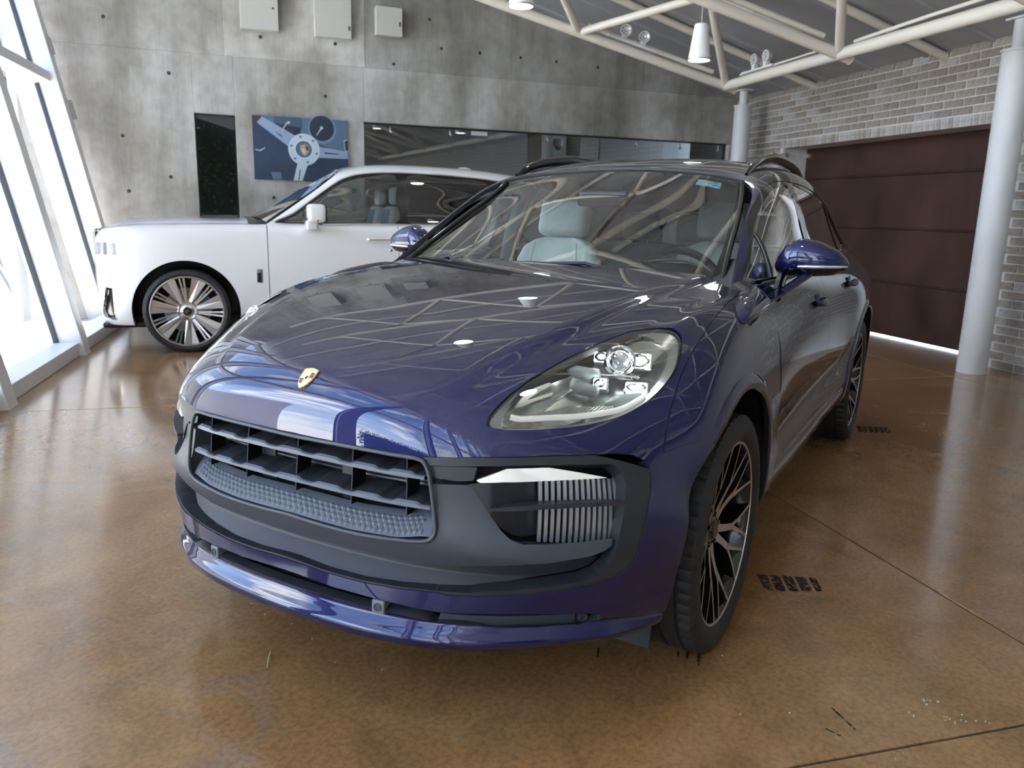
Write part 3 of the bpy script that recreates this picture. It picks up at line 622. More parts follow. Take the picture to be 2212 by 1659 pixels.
#       y offsets per column for the rows (z0,y0)...
SZ=[[1.055,1.062,1.075,1.082,1.088,1.095,1.103,1.112,1.12,1.125,1.125,1.12,1.11,1.10],
    [1.01,1.012,1.02,1.025,1.03,1.035,1.04,1.048,1.055,1.06,1.06,1.055,1.05,1.04],
    [.945,.945,.945,.945,.948,.95,.955,.96,.965,.965,.965,.96,.955,.95],
    [.85,.85,.85,.85,.85,.85,.85,.855,.86,.86,.86,.855,.85,.85],
    [.74]*14,[.63]*14,[.52]*14,[.43]*14,[.36]*14,[.30]*14,[.245]*14]
SY=[[.79,.80,.815,.825,.83,.83,.83,.825,.81,.785,.75,.70,.63,.54],
    [.852,.858,.864,.868,.872,.874,.878,.88,.875,.855,.825,.775,.70,.60],
    [.912,.912,.91,.908,.91,.914,.922,.934,.938,.925,.895,.84,.76,.65],
    [.946,.943,.935,.93,.93,.934,.943,.955,.962,.95,.92,.865,.785,.67],
    [.953,.948,.938,.932,.932,.936,.946,.96,.968,.957,.927,.875,.795,.68],
    [.952,.946,.932,.925,.925,.93,.944,.96,.968,.957,.928,.878,.80,.685],
    [.948,.94,.925,.916,.916,.922,.938,.957,.965,.955,.927,.878,.80,.69],
    [.94,.938,.928,.922,.922,.927,.938,.952,.958,.95,.922,.875,.80,.69],
    [.93,.93,.928,.925,.925,.928,.934,.942,.945,.938,.912,.865,.79,.68],
    [.905,.91,.912,.912,.912,.912,.912,.912,.912,.905,.88,.835,.765,.66],
    [.86,.87,.875,.875,.875,.875,.875,.872,.868,.855,.83,.79,.72,.62]]
side=Surf(np.array([[(SX[i],SY[j][i],SZ[j][i]) for j in range(11)] for i in range(14)]),.02,.02)
# ---- greenhouse patch (left): columns front to rear, rows belt to roof centre, mirrored to full width
GH=[[(-.50,.755,1.08),(-.66,.725,1.175),(-.85,.69,1.29),(-1.04,.65,1.39),(-1.19,.60,1.462),(-1.245,.33,1.512),(-1.262,0,1.525)],
    [(-.78,.825,1.083),(-.86,.80,1.18),(-.99,.765,1.29),(-1.15,.715,1.395),(-1.33,.625,1.498),(-1.41,.33,1.548),(-1.43,0,1.56)],
    [(-1.25,.845,1.09),(-1.27,.815,1.19),(-1.32,.778,1.30),(-1.40,.73,1.41),(-1.56,.63,1.528),(-1.65,.33,1.58),(-1.67,0,1.592)],
    [(-1.75,.848,1.095),(-1.75,.818,1.20),(-1.77,.78,1.31),(-1.80,.732,1.425),(-1.88,.63,1.545),(-1.95,.33,1.592),(-1.97,0,1.603)],
    [(-2.2,.842,1.105),(-2.2,.812,1.205),(-2.2,.773,1.315),(-2.21,.722,1.425),(-2.25,.62,1.542),(-2.3,.32,1.588),(-2.31,0,1.598)],
    [(-2.65,.825,1.12),(-2.63,.79,1.21),(-2.61,.75,1.305),(-2.6,.70,1.405),(-2.62,.60,1.515),(-2.65,.31,1.562),(-2.66,0,1.572)],
    [(-3.05,.79,1.13),(-3.0,.75,1.205),(-2.97,.71,1.285),(-2.95,.66,1.37),(-2.95,.57,1.47),(-2.97,.30,1.517),(-2.98,0,1.527)],
    [(-3.4,.735,1.13),(-3.33,.695,1.19),(-3.27,.655,1.25),(-3.22,.61,1.32),(-3.2,.53,1.405),(-3.22,.28,1.45),(-3.23,0,1.46)],
    [(-3.68,.65,1.11),(-3.6,.62,1.15),(-3.52,.585,1.195),(-3.46,.55,1.25),(-3.42,.48,1.325),(-3.44,.25,1.365),(-3.45,0,1.375)]]
def full2(G):
    G=np.array(G); R=G[:,-2::-1].copy(); R[...,1]*=-1
    return np.concatenate([G,R],1)
green=Surf(full2(GH),.01,.01)   # (col 0..8, row 0..12) roof centre row 6
WS=[[(-.40,0,1.10),(-.412,.25,1.098),(-.45,.48,1.092),(-.53,.715,1.078)],
    [(-.625,0,1.225),(-.635,.245,1.22),(-.665,.46,1.207),(-.72,.68,1.185)],
    [(-.85,0,1.338),(-.857,.235,1.332),(-.88,.44,1.313),(-.91,.65,1.286)],
    [(-1.07,0,1.437),(-1.072,.225,1.43),(-1.08,.42,1.408),(-1.085,.615,1.378)],
    [(-1.275,0,1.522),(-1.262,.22,1.512),(-1.23,.41,1.488),(-1.185,.585,1.455)]]
def full3(G):
    G=np.array(G); R=G[:,:0:-1].copy(); R[...,1]*=-1
    return np.concatenate([R,G],1)
wind=Surf(full3(WS),.002,.002)  # (row 0..4 bottom to top, 0..6) centre 3
T_HL=[(3.298,12.939),(3.165,12.738),(3.109,12.5),(3.142,12.283),(3.262,12.013),(3.46,11.74),(3.784,11.54),(4.154,11.389),(4.562,11.268),(5.016,11.172),(5.466,11.111),(5.937,11.082),(6.445,11.078),(6.764,11.087),(6.994,11.129),(7.108,11.218),(7.088,11.45),(6.929,11.769),(6.726,12.085),(6.438,12.465),(6.075,12.819),(5.646,13.111),(5.122,13.307),(4.568,13.408),(4.035,13.394),(3.662,13.256)]
T_SEAM=[(0.6,12.417),(1.288,12.661),(1.864,12.799),(2.415,12.992),(3.01,13.234),(3.461,13.393),(3.846,13.532),(4.261,13.696),(4.81,13.876),(5.613,14.127),(6.497,14.361)]
T_BSEAM=[(7.192,13.985),(6.414,14.39),(5.368,14.949),(4.665,15.224)]
T_FASC=[(8.707,7.878),(8.724,8.28),(8.7,8.995),(8.65,9.724),(8.646,10.12),(8.466,10.776),(8.178,11.601),(7.683,12.634),(7.294,13.323),(7.111,13.712),(7.198,13.985),(7.465,14.15),(7.923,14.215),(8.653,14.135),(9.26,14.023),(9.746,13.942),(10.124,13.869),(10.391,13.738),(10.603,13.504),(10.783,13.11),(10.921,12.572),(11.035,11.942),(11.132,11.298),(11.175,10.739),(11.153,10.512),(11.216,9.841),(11.257,9.228),(11.263,8.614),(11.221,7.969)]
T_FINN=[(8.83,10.287),(8.592,11.204),(8.224,12.226),(7.74,13.354),(7.798,13.407),(8.008,13.54),(8.369,13.609),(8.857,13.582),(9.401,13.529),(9.713,13.481),(10.042,13.434),(10.347,13.341),(10.576,13.158),(10.726,12.878),(10.854,12.348),(10.976,11.721),(11.077,11.069),(11.12,10.526),(11.176,9.84),(11.217,9.227),(11.223,8.613),(11.175,7.967)]
T_DRL=[(8.983,11.114),(8.552,11.601),(8.217,12.464),(7.685,13.448),(7.79,13.606),(8.007,13.685),(8.205,13.45),(8.559,12.686),(8.783,12.046),(8.958,11.417),(9.017,11.16)]
T_GRILL=[(8.794,7.882),(8.785,8.282),(8.748,8.996),(8.711,9.725),(8.695,10.16),(8.865,10.295),(9.237,10.367),(9.728,10.425),(10.001,10.454),(10.159,10.402),(10.251,10.231),(10.312,9.811),(10.369,9.192),(10.377,8.572),(10.354,7.925)]
T_BEAM=[(10.362,7.925),(10.388,8.572),(10.384,9.193),(10.335,9.812),(10.273,10.256),(10.176,10.442),(9.996,10.477),(9.725,10.441),(9.237,10.367),(9.146,10.893),(9.191,11.022),(9.383,11.152),(9.687,11.35),(9.892,11.523),(10.032,11.699),(10.077,11.908),(10.036,12.278),(9.936,12.909),(9.841,13.416),(9.971,13.387),(10.064,13.268),(10.172,13.04),(10.376,12.304),(10.542,11.476),(10.679,10.714),(10.756,10.035),(10.762,9.413),(10.769,8.798),(10.786,8.167),(10.792,7.949)]
T_BLADE=[(9.494,11.337),(9.381,11.794),(9.161,12.675),(8.917,13.587),(9.013,13.595),(9.261,12.676),(9.47,11.797),(9.551,11.353)]
T_RAD=[(8.656,12.129),(7.59,13.947),(8.478,13.901),(9.532,13.777),(10.004,13.703),(10.07,12.88),(10.07,12.19),(9.475,12.143)]
T_FIN=[(8.854,10.276),(8.647,11.116),(9.004,11.061),(9.077,10.778),(9.089,10.427),(9.029,10.3)]
T_BARB=[(11.464,7.979),(11.488,8.198),(11.546,8.828),(11.551,9.439),(11.583,10.062),(11.613,10.571),(11.546,11.55),(11.526,12.418),(11.566,13.098),(11.654,13.359)]
T_LIPT=[(11.827,7.986),(11.842,8.417),(11.84,9.443),(11.978,10.513),(12.026,11.583),(12.044,12.47),(12.051,13.041),(11.938,13.4)]
T_CPL=[(11.76,10.565),(11.794,12.961),(12.428,13.007),(12.305,10.485)]
T_SENS=[(11.763,9.538),(11.951,13.115)]
T_SLAT1=[(9.182,7.956),(9.196,8.819),(9.126,9.578),(9.046,10.235)]
T_SLAT2=[(9.734,8.055),(9.686,8.907),(9.638,9.852),(9.642,10.343)]
T_BADGE=[(6.638,7.973)]
T_WIN1=[(0.66,0.0),(0.573,0.386),(0.58,1.092),(0.625,1.882),(0.616,2.468),(0.65,2.989),(0.954,3.391),(1.384,3.575),(1.823,3.597),(2.216,3.537),(2.087,2.925),(2.24,2.228),(2.324,1.462),(2.349,1.125),(2.374,0.166),(1.203,0.089)]
T_WIN2=[(2.454,3.487),(2.757,3.3),(3.091,3.027),(3.406,2.758),(3.852,2.056),(4.139,1.289),(4.101,0.587),(3.0,0.524),(2.563,0.581),(2.553,1.918),(2.375,2.975)]
T_DOORGAP1=[(1.377,1.805),(1.201,2.287),(1.141,3.224),(1.232,4.312),(1.46,6.055)]
T_DOORGAP2=[(4.956,0.717),(4.751,1.511),(4.223,3.117),(4.42,5.196),(4.449,7.099)]
T_MIRBASE=[(0.798,0.256),(0.258,0.813),(0.138,1.447),(0.824,1.336),(1.397,1.036)]
T_HANDLE=[(3.489,2.03),(4.759,2.231),(5.707,1.748),(7.534,1.965)]
T_PLINE=[(0.738,7.405),(2.213,7.361),(4.053,7.313),(5.086,7.307)]
T_SCAL=[(1.456,5.541),(1.687,4.58),(2.823,4.384),(4.366,3.969)]
T_FOOT=[(0.6,12.348),(0.6,12.556),(0.6,13.014),(0.651,13.433),(0.666,13.673),(1.081,13.746),(1.643,13.767),(1.915,13.69),(1.928,13.454),(1.794,13.16),(1.584,12.958),(1.215,12.792),(0.847,12.66)]
T_HLED=[(4.051,11.632),(3.939,12.448),(4.734,12.182),(4.534,12.915)]
T_HPROJ=[(4.095,12.109)]
T_HTUBE=[(4.491,11.647),(4.939,12.022),(4.94,12.918)]
T_HDRL=[(6.433,11.338),(6.425,11.531),(6.195,11.912),(5.951,12.345),(5.608,12.771),(5.275,13.029),(4.815,13.182),(4.665,13.138)]
T_HRIB=[(6.292,11.504),(5.995,11.701),(5.725,12.001),(5.525,12.353),(5.258,12.824),(5.375,12.842),(5.752,12.461),(6.045,12.036)]
T_HFIN=[(6.091,11.265),(5.722,11.218),(5.33,11.231),(5.082,11.356),(5.151,11.44),(5.676,11.33),(5.747,11.333),(5.331,11.591),(5.454,11.628),(5.731,11.462),(5.995,11.355)]
T_HTXT=[(5.475,11.352),(5.232,11.499)]
T_HINN=[(6.683,11.271),(6.411,11.219),(5.922,11.155),(5.386,11.112),(4.928,11.107),(4.472,11.133),(4.098,11.207),(3.746,11.394),(3.546,11.632),(3.372,11.919),(3.321,12.242),(3.358,12.585),(3.479,12.836),(3.723,13.05),(4.087,13.202),(4.574,13.248),(5.038,13.166),(5.512,12.969),(5.968,12.668),(6.35,12.269),(6.688,11.719),(6.814,11.379)]
D_FASC=[(8.71,7.88),(8.71,8.01),(8.72,8.15),(8.72,8.28),(8.72,8.42),(8.71,8.57),(8.71,8.71),(8.71,8.85),(8.7,8.99),(8.69,9.14),(8.68,9.29),(8.67,9.43),(8.66,9.58),(8.65,9.72),(8.65,9.86),(8.65,9.99),(8.65,10.12),(8.61,10.25),(8.57,10.39),(8.54,10.52),(8.5,10.65),(8.47,10.78),(8.43,10.9),(8.38,11.02),(8.34,11.14),(8.3,11.25),(8.26,11.37),(8.22,11.49),(8.18,11.6),(8.12,11.73),(8.07,11.86),(8.01,11.98),(7.95,12.11),(7.89,12.24),(7.82,12.37),(7.75,12.5),(7.68,12.63),(7.62,12.77),(7.54,12.9),(7.47,13.04),(7.38,13.18),(7.29,13.32),(7.21,13.51),(7.11,13.71),(7.2,13.98),(7.46,14.15),(7.92,14.21),(8.32,14.18),(8.65,14.13),(8.98,14.07),(9.26,14.02),(9.51,13.98),(9.75,13.94),(9.94,13.9),(10.12,13.87),(10.39,13.74),(10.5,13.62),(10.6,13.5),(10.66,13.37),(10.72,13.24),(10.78,13.11),(10.82,12.97),(10.85,12.84),(10.89,12.7),(10.92,12.57),(10.94,12.45),(10.96,12.32),(10.99,12.19),(11.01,12.07),(11.04,11.94),(11.05,11.81),(11.07,11.69),(11.09,11.56),(11.11,11.43),(11.13,11.3),(11.14,11.16),(11.15,11.02),(11.16,10.88),(11.18,10.74),(11.15,10.51),(11.16,10.38),(11.17,10.24),(11.18,10.11),(11.2,9.97),(11.22,9.84),(11.22,9.72),(11.23,9.59),(11.24,9.47),(11.25,9.35),(11.26,9.23),(11.26,9.11),(11.26,8.98),(11.26,8.86),(11.26,8.74),(11.26,8.61),(11.25,8.49),(11.24,8.36),(11.23,8.23),(11.23,8.1),(11.22,7.97)]
D_FINN=[(8.83,10.29),(8.79,10.42),(8.76,10.55),(8.73,10.69),(8.69,10.82),(8.66,10.95),(8.62,11.08),(8.59,11.2),(8.55,11.33),(8.51,11.46),(8.46,11.59),(8.42,11.71),(8.37,11.84),(8.32,11.97),(8.27,12.1),(8.22,12.23),(8.18,12.36),(8.13,12.49),(8.07,12.62),(8.02,12.76),(7.96,12.9),(7.89,13.05),(7.82,13.2),(7.74,13.35),(7.8,13.41),(8.01,13.54),(8.37,13.61),(8.63,13.59),(8.86,13.58),(9.05,13.56),(9.23,13.54),(9.4,13.53),(9.71,13.48),(9.88,13.46),(10.04,13.43),(10.19,13.39),(10.35,13.34),(10.46,13.25),(10.58,13.16),(10.65,13.02),(10.73,12.88),(10.76,12.74),(10.79,12.61),(10.82,12.48),(10.85,12.35),(10.88,12.22),(10.9,12.1),(10.92,11.97),(10.95,11.85),(10.98,11.72),(10.99,11.59),(11.01,11.46),(11.03,11.33),(11.05,11.2),(11.08,11.07),(11.09,10.94),(11.1,10.8),(11.11,10.66),(11.12,10.53),(11.13,10.39),(11.14,10.25),(11.15,10.11),(11.16,9.97),(11.18,9.84),(11.18,9.71),(11.19,9.59),(11.2,9.47),(11.21,9.35),(11.22,9.23),(11.22,9.1),(11.22,8.98),(11.22,8.86),(11.22,8.74),(11.22,8.61),(11.21,8.49),(11.2,8.36),(11.19,8.23),(11.18,8.1),(11.18,7.97)]
D_DRL=[(8.98,11.11),(8.88,11.24),(8.78,11.36),(8.67,11.48),(8.55,11.6),(8.51,11.72),(8.46,11.85),(8.42,11.97),(8.37,12.09),(8.32,12.21),(8.27,12.34),(8.22,12.46),(8.15,12.59),(8.09,12.73),(8.02,12.86),(7.95,13.0),(7.87,13.15),(7.78,13.29),(7.68,13.45),(7.79,13.61),(8.01,13.69),(8.21,13.45),(8.29,13.29),(8.37,13.13),(8.44,12.98),(8.5,12.83),(8.56,12.69),(8.61,12.55),(8.65,12.43),(8.7,12.3),(8.74,12.17),(8.78,12.05),(8.82,11.92),(8.86,11.79),(8.89,11.67),(8.92,11.54),(8.96,11.42),(8.99,11.29),(9.02,11.16)]
D_BEAM=[(10.36,7.92),(10.37,8.06),(10.37,8.19),(10.38,8.32),(10.38,8.45),(10.39,8.57),(10.39,8.7),(10.38,8.82),(10.38,8.95),(10.38,9.07),(10.38,9.19),(10.37,9.32),(10.36,9.44),(10.35,9.56),(10.34,9.69),(10.34,9.81),(10.31,9.96),(10.29,10.11),(10.27,10.26),(10.18,10.44),(10.0,10.48),(9.86,10.46),(9.72,10.44),(9.57,10.42),(9.41,10.39),(9.24,10.37),(9.21,10.5),(9.19,10.63),(9.17,10.76),(9.15,10.89),(9.19,11.02),(9.38,11.15),(9.54,11.25),(9.69,11.35),(9.79,11.44),(9.89,11.52),(10.03,11.7),(10.08,11.91),(10.06,12.03),(10.05,12.15),(10.04,12.28),(10.02,12.4),(10.0,12.53),(9.98,12.65),(9.96,12.78),(9.94,12.91),(9.9,13.07),(9.87,13.24),(9.84,13.42),(9.97,13.39),(10.06,13.27),(10.17,13.04),(10.21,12.91),(10.24,12.79),(10.27,12.66),(10.31,12.54),(10.34,12.42),(10.38,12.3),(10.4,12.19),(10.42,12.07),(10.44,11.95),(10.47,11.83),(10.49,11.71),(10.52,11.6),(10.54,11.48),(10.56,11.35),(10.58,11.23),(10.61,11.1),(10.63,10.97),(10.65,10.84),(10.68,10.71),(10.69,10.58),(10.71,10.44),(10.72,10.3),(10.74,10.17),(10.76,10.04),(10.76,9.91),(10.76,9.78),(10.76,9.66),(10.76,9.54),(10.76,9.41),(10.76,9.29),(10.76,9.17),(10.76,9.04),(10.77,8.92),(10.77,8.8),(10.77,8.67),(10.77,8.55),(10.78,8.42),(10.78,8.3),(10.79,8.17),(10.79,7.95)]
D_BLADE=[(9.49,11.34),(9.46,11.49),(9.42,11.64),(9.38,11.79),(9.35,11.92),(9.32,12.04),(9.29,12.17),(9.26,12.29),(9.23,12.42),(9.19,12.55),(9.16,12.68),(9.13,12.81),(9.09,12.96),(9.05,13.11),(9.01,13.26),(8.97,13.42),(8.92,13.59),(9.01,13.6),(9.06,13.43),(9.11,13.27),(9.15,13.11),(9.19,12.96),(9.22,12.82),(9.26,12.68),(9.29,12.55),(9.32,12.42),(9.35,12.29),(9.38,12.17),(9.41,12.05),(9.44,11.92),(9.47,11.8),(9.5,11.65),(9.52,11.5),(9.55,11.35)]
D_GRILL=[(8.79,7.88),(8.79,8.02),(8.79,8.15),(8.79,8.28),(8.78,8.43),(8.77,8.57),(8.76,8.71),(8.76,8.85),(8.75,9.0),(8.74,9.14),(8.73,9.29),(8.72,9.43),(8.72,9.58),(8.71,9.72),(8.7,9.87),(8.7,10.02),(8.7,10.16),(8.87,10.29),(9.06,10.33),(9.24,10.37),(9.41,10.39),(9.57,10.4),(9.73,10.43),(9.87,10.44),(10.0,10.45),(10.16,10.4),(10.25,10.23),(10.27,10.09),(10.29,9.95),(10.31,9.81),(10.32,9.69),(10.33,9.56),(10.34,9.44),(10.36,9.31),(10.37,9.19),(10.37,9.07),(10.37,8.95),(10.37,8.82),(10.37,8.7),(10.38,8.57),(10.37,8.45),(10.37,8.32),(10.36,8.19),(10.36,8.06),(10.35,7.92)]
D_BARB=[(11.46,7.98),(11.49,8.2),(11.5,8.33),(11.51,8.45),(11.52,8.58),(11.53,8.71),(11.55,8.83),(11.54,8.95),(11.54,9.07),(11.54,9.19),(11.55,9.32),(11.55,9.44),(11.55,9.56),(11.56,9.68),(11.56,9.81),(11.57,9.93),(11.58,10.06),(11.59,10.19),(11.59,10.31),(11.6,10.44),(11.61,10.57),(11.6,10.71),(11.58,10.86),(11.57,11.0),(11.56,11.14),(11.55,11.28),(11.55,11.41),(11.55,11.55),(11.54,11.68),(11.53,11.8),(11.53,11.92),(11.52,12.05),(11.52,12.17),(11.52,12.29),(11.53,12.42),(11.53,12.55),(11.54,12.68),(11.54,12.82),(11.55,12.96),(11.57,13.1),(11.65,13.36)]
D_LIPT=[(11.83,7.99),(11.83,8.13),(11.84,8.28),(11.84,8.42),(11.83,8.55),(11.83,8.68),(11.82,8.81),(11.82,8.93),(11.82,9.06),(11.83,9.19),(11.83,9.32),(11.84,9.44),(11.84,9.57),(11.85,9.7),(11.86,9.83),(11.88,9.96),(11.89,10.1),(11.92,10.23),(11.95,10.37),(11.98,10.51),(11.97,10.65),(11.97,10.78),(11.97,10.92),(11.97,11.05),(11.98,11.19),(11.99,11.32),(12.01,11.45),(12.03,11.58),(12.02,11.71),(12.02,11.84),(12.02,11.96),(12.02,12.09),(12.03,12.22),(12.03,12.34),(12.04,12.47),(12.04,12.61),(12.04,12.75),(12.04,12.89),(12.05,13.04),(11.99,13.22),(11.94,13.4)]
D_FIN=[(8.85,10.28),(8.82,10.42),(8.78,10.56),(8.75,10.7),(8.71,10.84),(8.68,10.98),(8.65,11.12),(9.0,11.06),(9.04,10.92),(9.08,10.78),(9.08,10.6),(9.09,10.43),(9.03,10.3)]
# ================================================================== BLUE CAR
def cr_closed(P,k=6):
    P=np.array(P,float); n=len(P); out=[]
    for i in range(n):
        a,b,c,d=P[(i-1)%n],P[i],P[(i+1)%n],P[(i+2)%n]
        for t in np.arange(k)/k: out.append(.5*((2*b)+(-a+c)*t+(2*a-5*b+4*c-d)*t*t+(-a+3*b-3*c+d)*t**3))
    return np.array(out)
def cr_open(P,k=8):
    P=np.array(P,float); Q=np.concatenate([[2*P[0]-P[1]],P,[2*P[-1]-P[-2]]]); out=[]
    for i in range(1,len(Q)-2):
        a,b,c,d=Q[i-1:i+3]
        for t in np.arange(k)/k: out.append(.5*((2*b)+(-a+c)*t+(2*a-5*b+4*c-d)*t*t+(-a+3*b-3*c+d)*t**3))
    out.append(P[-1]); return np.array(out)
def sdpoly(X,Y,poly):
    """signed distance, positive inside"""
    P=np.asarray(poly,float); sh=X.shape; x=X.ravel(); y=Y.ravel(); d=np.full(x.shape,1e9); ins=np.zeros(x.shape,bool)
    for i in range(len(P)):
        ax,ay=P[i]; bx,by=P[(i+1)%len(P)]; ex,ey=bx-ax,by-ay; L2=ex*ex+ey*ey
        if L2<1e-14: continue
        t=np.clip(((x-ax)*ex+(y-ay)*ey)/L2,0,1); d=np.minimum(d,(x-ax-t*ex)**2+(y-ay-t*ey)**2)
        if ay!=by:
            c=((ay>y)!=(by>y))&(x<(bx-ax)*(y-ay)/(by-ay)+ax); ins^=c
    r=np.sqrt(d); return np.where(ins,r,-r).reshape(sh)
KP=.14   # metres per parameter step, front patch (typical)
def pol(U,Vv,poly,smooth=True):
    return sdpoly(U,Vv,cr_closed(poly) if smooth else poly)*KP
def clip_mesh(P,F):
    """P (n,m,3), F (n,m) keep F>0. returns verts, faces, boundary loops edges; vertex index map"""
    n,m=F.shape; idx=np.arange(n*m).reshape(n,m); f=F.ravel().copy(); f[np.abs(f)<1e-7]=1e-7; p=P.reshape(-1,3)
    q=np.stack([idx[:-1,:-1],idx[1:,:-1],idx[1:,1:],idx[:-1,1:]],-1).reshape(-1,4)
    s=(f[q]>0).sum(1); faces=[tuple(t) for t in q[s==4].tolist()]
    newv=[]; ek={}; base=n*m
    def cut(a,b):
        k=(a,b) if a<b else (b,a)
        if k not in ek:
            t=f[k[0]]/(f[k[0]]-f[k[1]]); newv.append(p[k[0]]*(1-t)+p[k[1]]*t); ek[k]=base+len(newv)-1
        return ek[k]
    for t in q[(s>0)&(s<4)].tolist():
        for tri in ((t[0],t[1],t[2]),(t[0],t[2],t[3])):
            o=[]
            for k in range(3):
                a,b=tri[k],tri[(k+1)%3]
                if f[a]>0: o.append(a)
                if (f[a]>0)!=(f[b]>0): o.append(cut(a,b))
            if len(o)>=3: faces.append(tuple(o))
    return (np.concatenate([p,np.array(newv).reshape(-1,3)]) if newv else p),faces,ek
def gnormals(P):
    du=np.gradient(P,axis=0); dv=np.gradient(P,axis=1); N=np.cross(du,dv); return N/(np.linalg.norm(N,axis=-1,keepdims=True)+1e-12)
def panel(name,S,rng,res,field,m,parent,off=0.,thick=.012,sign=1,disp=None,gap_shade_m=None,mirror_y=False):
    u0,u1,v0,v1=rng; U,Vv=np.meshgrid(np.linspace(u0,u1,res[0]),np.linspace(v0,v1,res[1]),indexing='ij')
    P,Nn=S.ev(U,Vv,True); Nn=Nn*sign
    if disp is not None: P=P+disp(U,Vv,P)[...,None]*Nn
    o_=off(U,Vv,P) if callable(off) else off
    F=field(U,Vv,P)
    if np.ndim(o_): P=P-o_[...,None]*Nn
    elif o_: P=P-o_*Nn
    N2=gnormals(P)*sign
    vs,fs,ek=clip_mesh(P,F); nn=N2.reshape(-1,3)
    f=F.ravel()
    if ek:
        en=[]
        for (a,b) in ek: t=f[a]/(f[a]-f[b]); v=nn[a]*(1-t)+nn[b]*t; en.append(v/(np.linalg.norm(v)+1e-12))
        nn=np.concatenate([nn,np.array(en)])
    used=np.unique(np.array([i for fc in fs for i in fc])); mp_=-np.ones(len(vs),int); mp_[used]=np.arange(len(used))
    vs=vs[used]; nn=nn[used]; fs=[tuple(int(mp_[i]) for i in fc) for fc in fs]
    if sign<0: fs=[fc[::-1] for fc in fs]
    cnt={}
    for fc in fs:
        for k in range(len(fc)):
            a,b=fc[k],fc[(k+1)%len(fc)]; cnt.setdefault((min(a,b),max(a,b)),[]).append((a,b))
    bnd=[e[0] for e in cnt.values() if len(e)==1]
    nv=len(vs); V2=[]; N3=[]; F2=[]; top={}; bot={}
    if thick:
        for a,b in bnd:
            for i in (a,b):
                if i not in top:
                    top[i]=nv+len(V2); V2.append(vs[i]); bot[i]=nv+len(V2); V2.append(vs[i]-thick*nn[i]); N3+=[(0,0,0)]*2
            F2.append((top[b],top[a],bot[a],bot[b]))
    allv=np.concatenate([vs,np.array(V2).reshape(-1,3)]) if V2 else vs
    alln=np.concatenate([nn,np.array(N3,float).reshape(-1,3)]) if V2 else nn
    allf=fs+F2
    if mirror_y:
        allv=allv*[1,-1,1]; alln=alln*[1,-1,1]; allf=[fc[::-1] for fc in allf]
    me=bpy.data.meshes.new(name); me.from_pydata(allv.tolist(),[],allf); me.materials.append(m)
    if gap_shade_m is not None:  # body-coloured panel edges painted black to give the dark of the gaps
        me.materials.append(gap_shade_m); mi=np.zeros(len(allf),int); mi[len(fs):]=1; me.polygons.foreach_set('material_index',mi)
    me.shade_smooth(); me.normals_split_custom_set_from_vertices([tuple(x) for x in alln.tolist()])
    o=bpy.data.objects.new(name,me); link(o,parent); return o
def txt_mesh(name,curve):
    t=bpy.data.objects.new('tmp_text',curve); COL.objects.link(t); dg=bpy.context.evaluated_depsgraph_get(); me=bpy.data.meshes.new_from_object(t.evaluated_get(dg)); bpy.data.objects.remove(t); me.name=name
    return bpy.data.objects.new(name,me)
# ---------------- materials
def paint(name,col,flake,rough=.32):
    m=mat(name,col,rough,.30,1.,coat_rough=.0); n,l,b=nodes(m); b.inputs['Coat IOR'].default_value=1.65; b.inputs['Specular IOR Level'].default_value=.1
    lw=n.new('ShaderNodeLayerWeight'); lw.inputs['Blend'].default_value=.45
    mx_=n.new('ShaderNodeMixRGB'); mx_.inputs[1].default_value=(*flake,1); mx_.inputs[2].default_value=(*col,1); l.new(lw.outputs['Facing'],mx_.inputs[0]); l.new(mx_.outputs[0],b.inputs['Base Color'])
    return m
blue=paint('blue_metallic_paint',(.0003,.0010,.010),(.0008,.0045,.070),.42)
satin=mat('satin_black_plastic',(.022,.025,.030),.42,0,0); satin2=mat('satin_grey_plastic',(.055,.062,.074),.36)
black=mat('deep_black',(.004,.004,.005),.6); gloss=mat('gloss_black',(.006,.006,.007),.08,0,.6)
rubber=mat('tyre_rubber',(.020,.020,.021),.58); alloy=mat('machined_alloy',(.62,.60,.58),.30,1.); blackalloy=mat('black_alloy',(.008,.008,.009),.16,.2,.5)
silver=mat('silver_fin',(.58,.60,.63),.38,.85)
ws_glass=thin_glass('windscreen_glass',(.86,.97,.93),.95); side_glass=thin_glass('side_glass',(.78,.87,.84),1.7); dark_glass=thin_glass('privacy_glass',(.10,.11,.11),1.6)
lens_glass=thin_glass('headlamp_lens',(.95,.97,.95),1.0)
car=empty('blue_suv',(0,0,0),0,'metallic dark blue sport utility car in the foreground, facing the viewer','car')
FULL=(0.62,13,0,16)
UU=lambda U:8+np.abs(U-8)
def ip(x,pts,ka,kb):
    a=np.array([p[ka] for p in pts]); b=np.array([p[kb] for p in pts]); o=np.argsort(a); a,b=a[o],b[o]
    # linear extrapolation
    y=np.interp(x,a,b); y=np.where(x<a[0],b[0]+(x-a[0])*(b[1]-b[0])/(a[1]-a[0]+1e-9),y); y=np.where(x>a[-1],b[-1]+(x-a[-1])*(b[-1]-b[-2])/(a[-1]-a[-2]+1e-9),y); return y
FASC=[(T_FASC[0][0],7.3)]+list(T_FASC[0:])+[(T_FASC[-1][0],7.3)]
FASC=[FASC[0]]+[p for p in FASC[1:-1] if p[1]>=8.02]+[FASC[-1]]
TOPE=[p for p in T_FASC[:9] if p[1]>8.05]   # upper edge of black fascia (v as function of u)
def fold(T): return [(T[0][0],7.3)]+[p for p in T if p[1]>8.04]+[(T[-1][0],7.3)]
seam=cr_open(T_SEAM)
def f_seam(U,Vv): return (ip(U,seam,0,1)-UU(Vv))*KP*1.1          # U is v-index (row), Vv is u-index (col)
bs=cr_open(list(T_BSEAM))
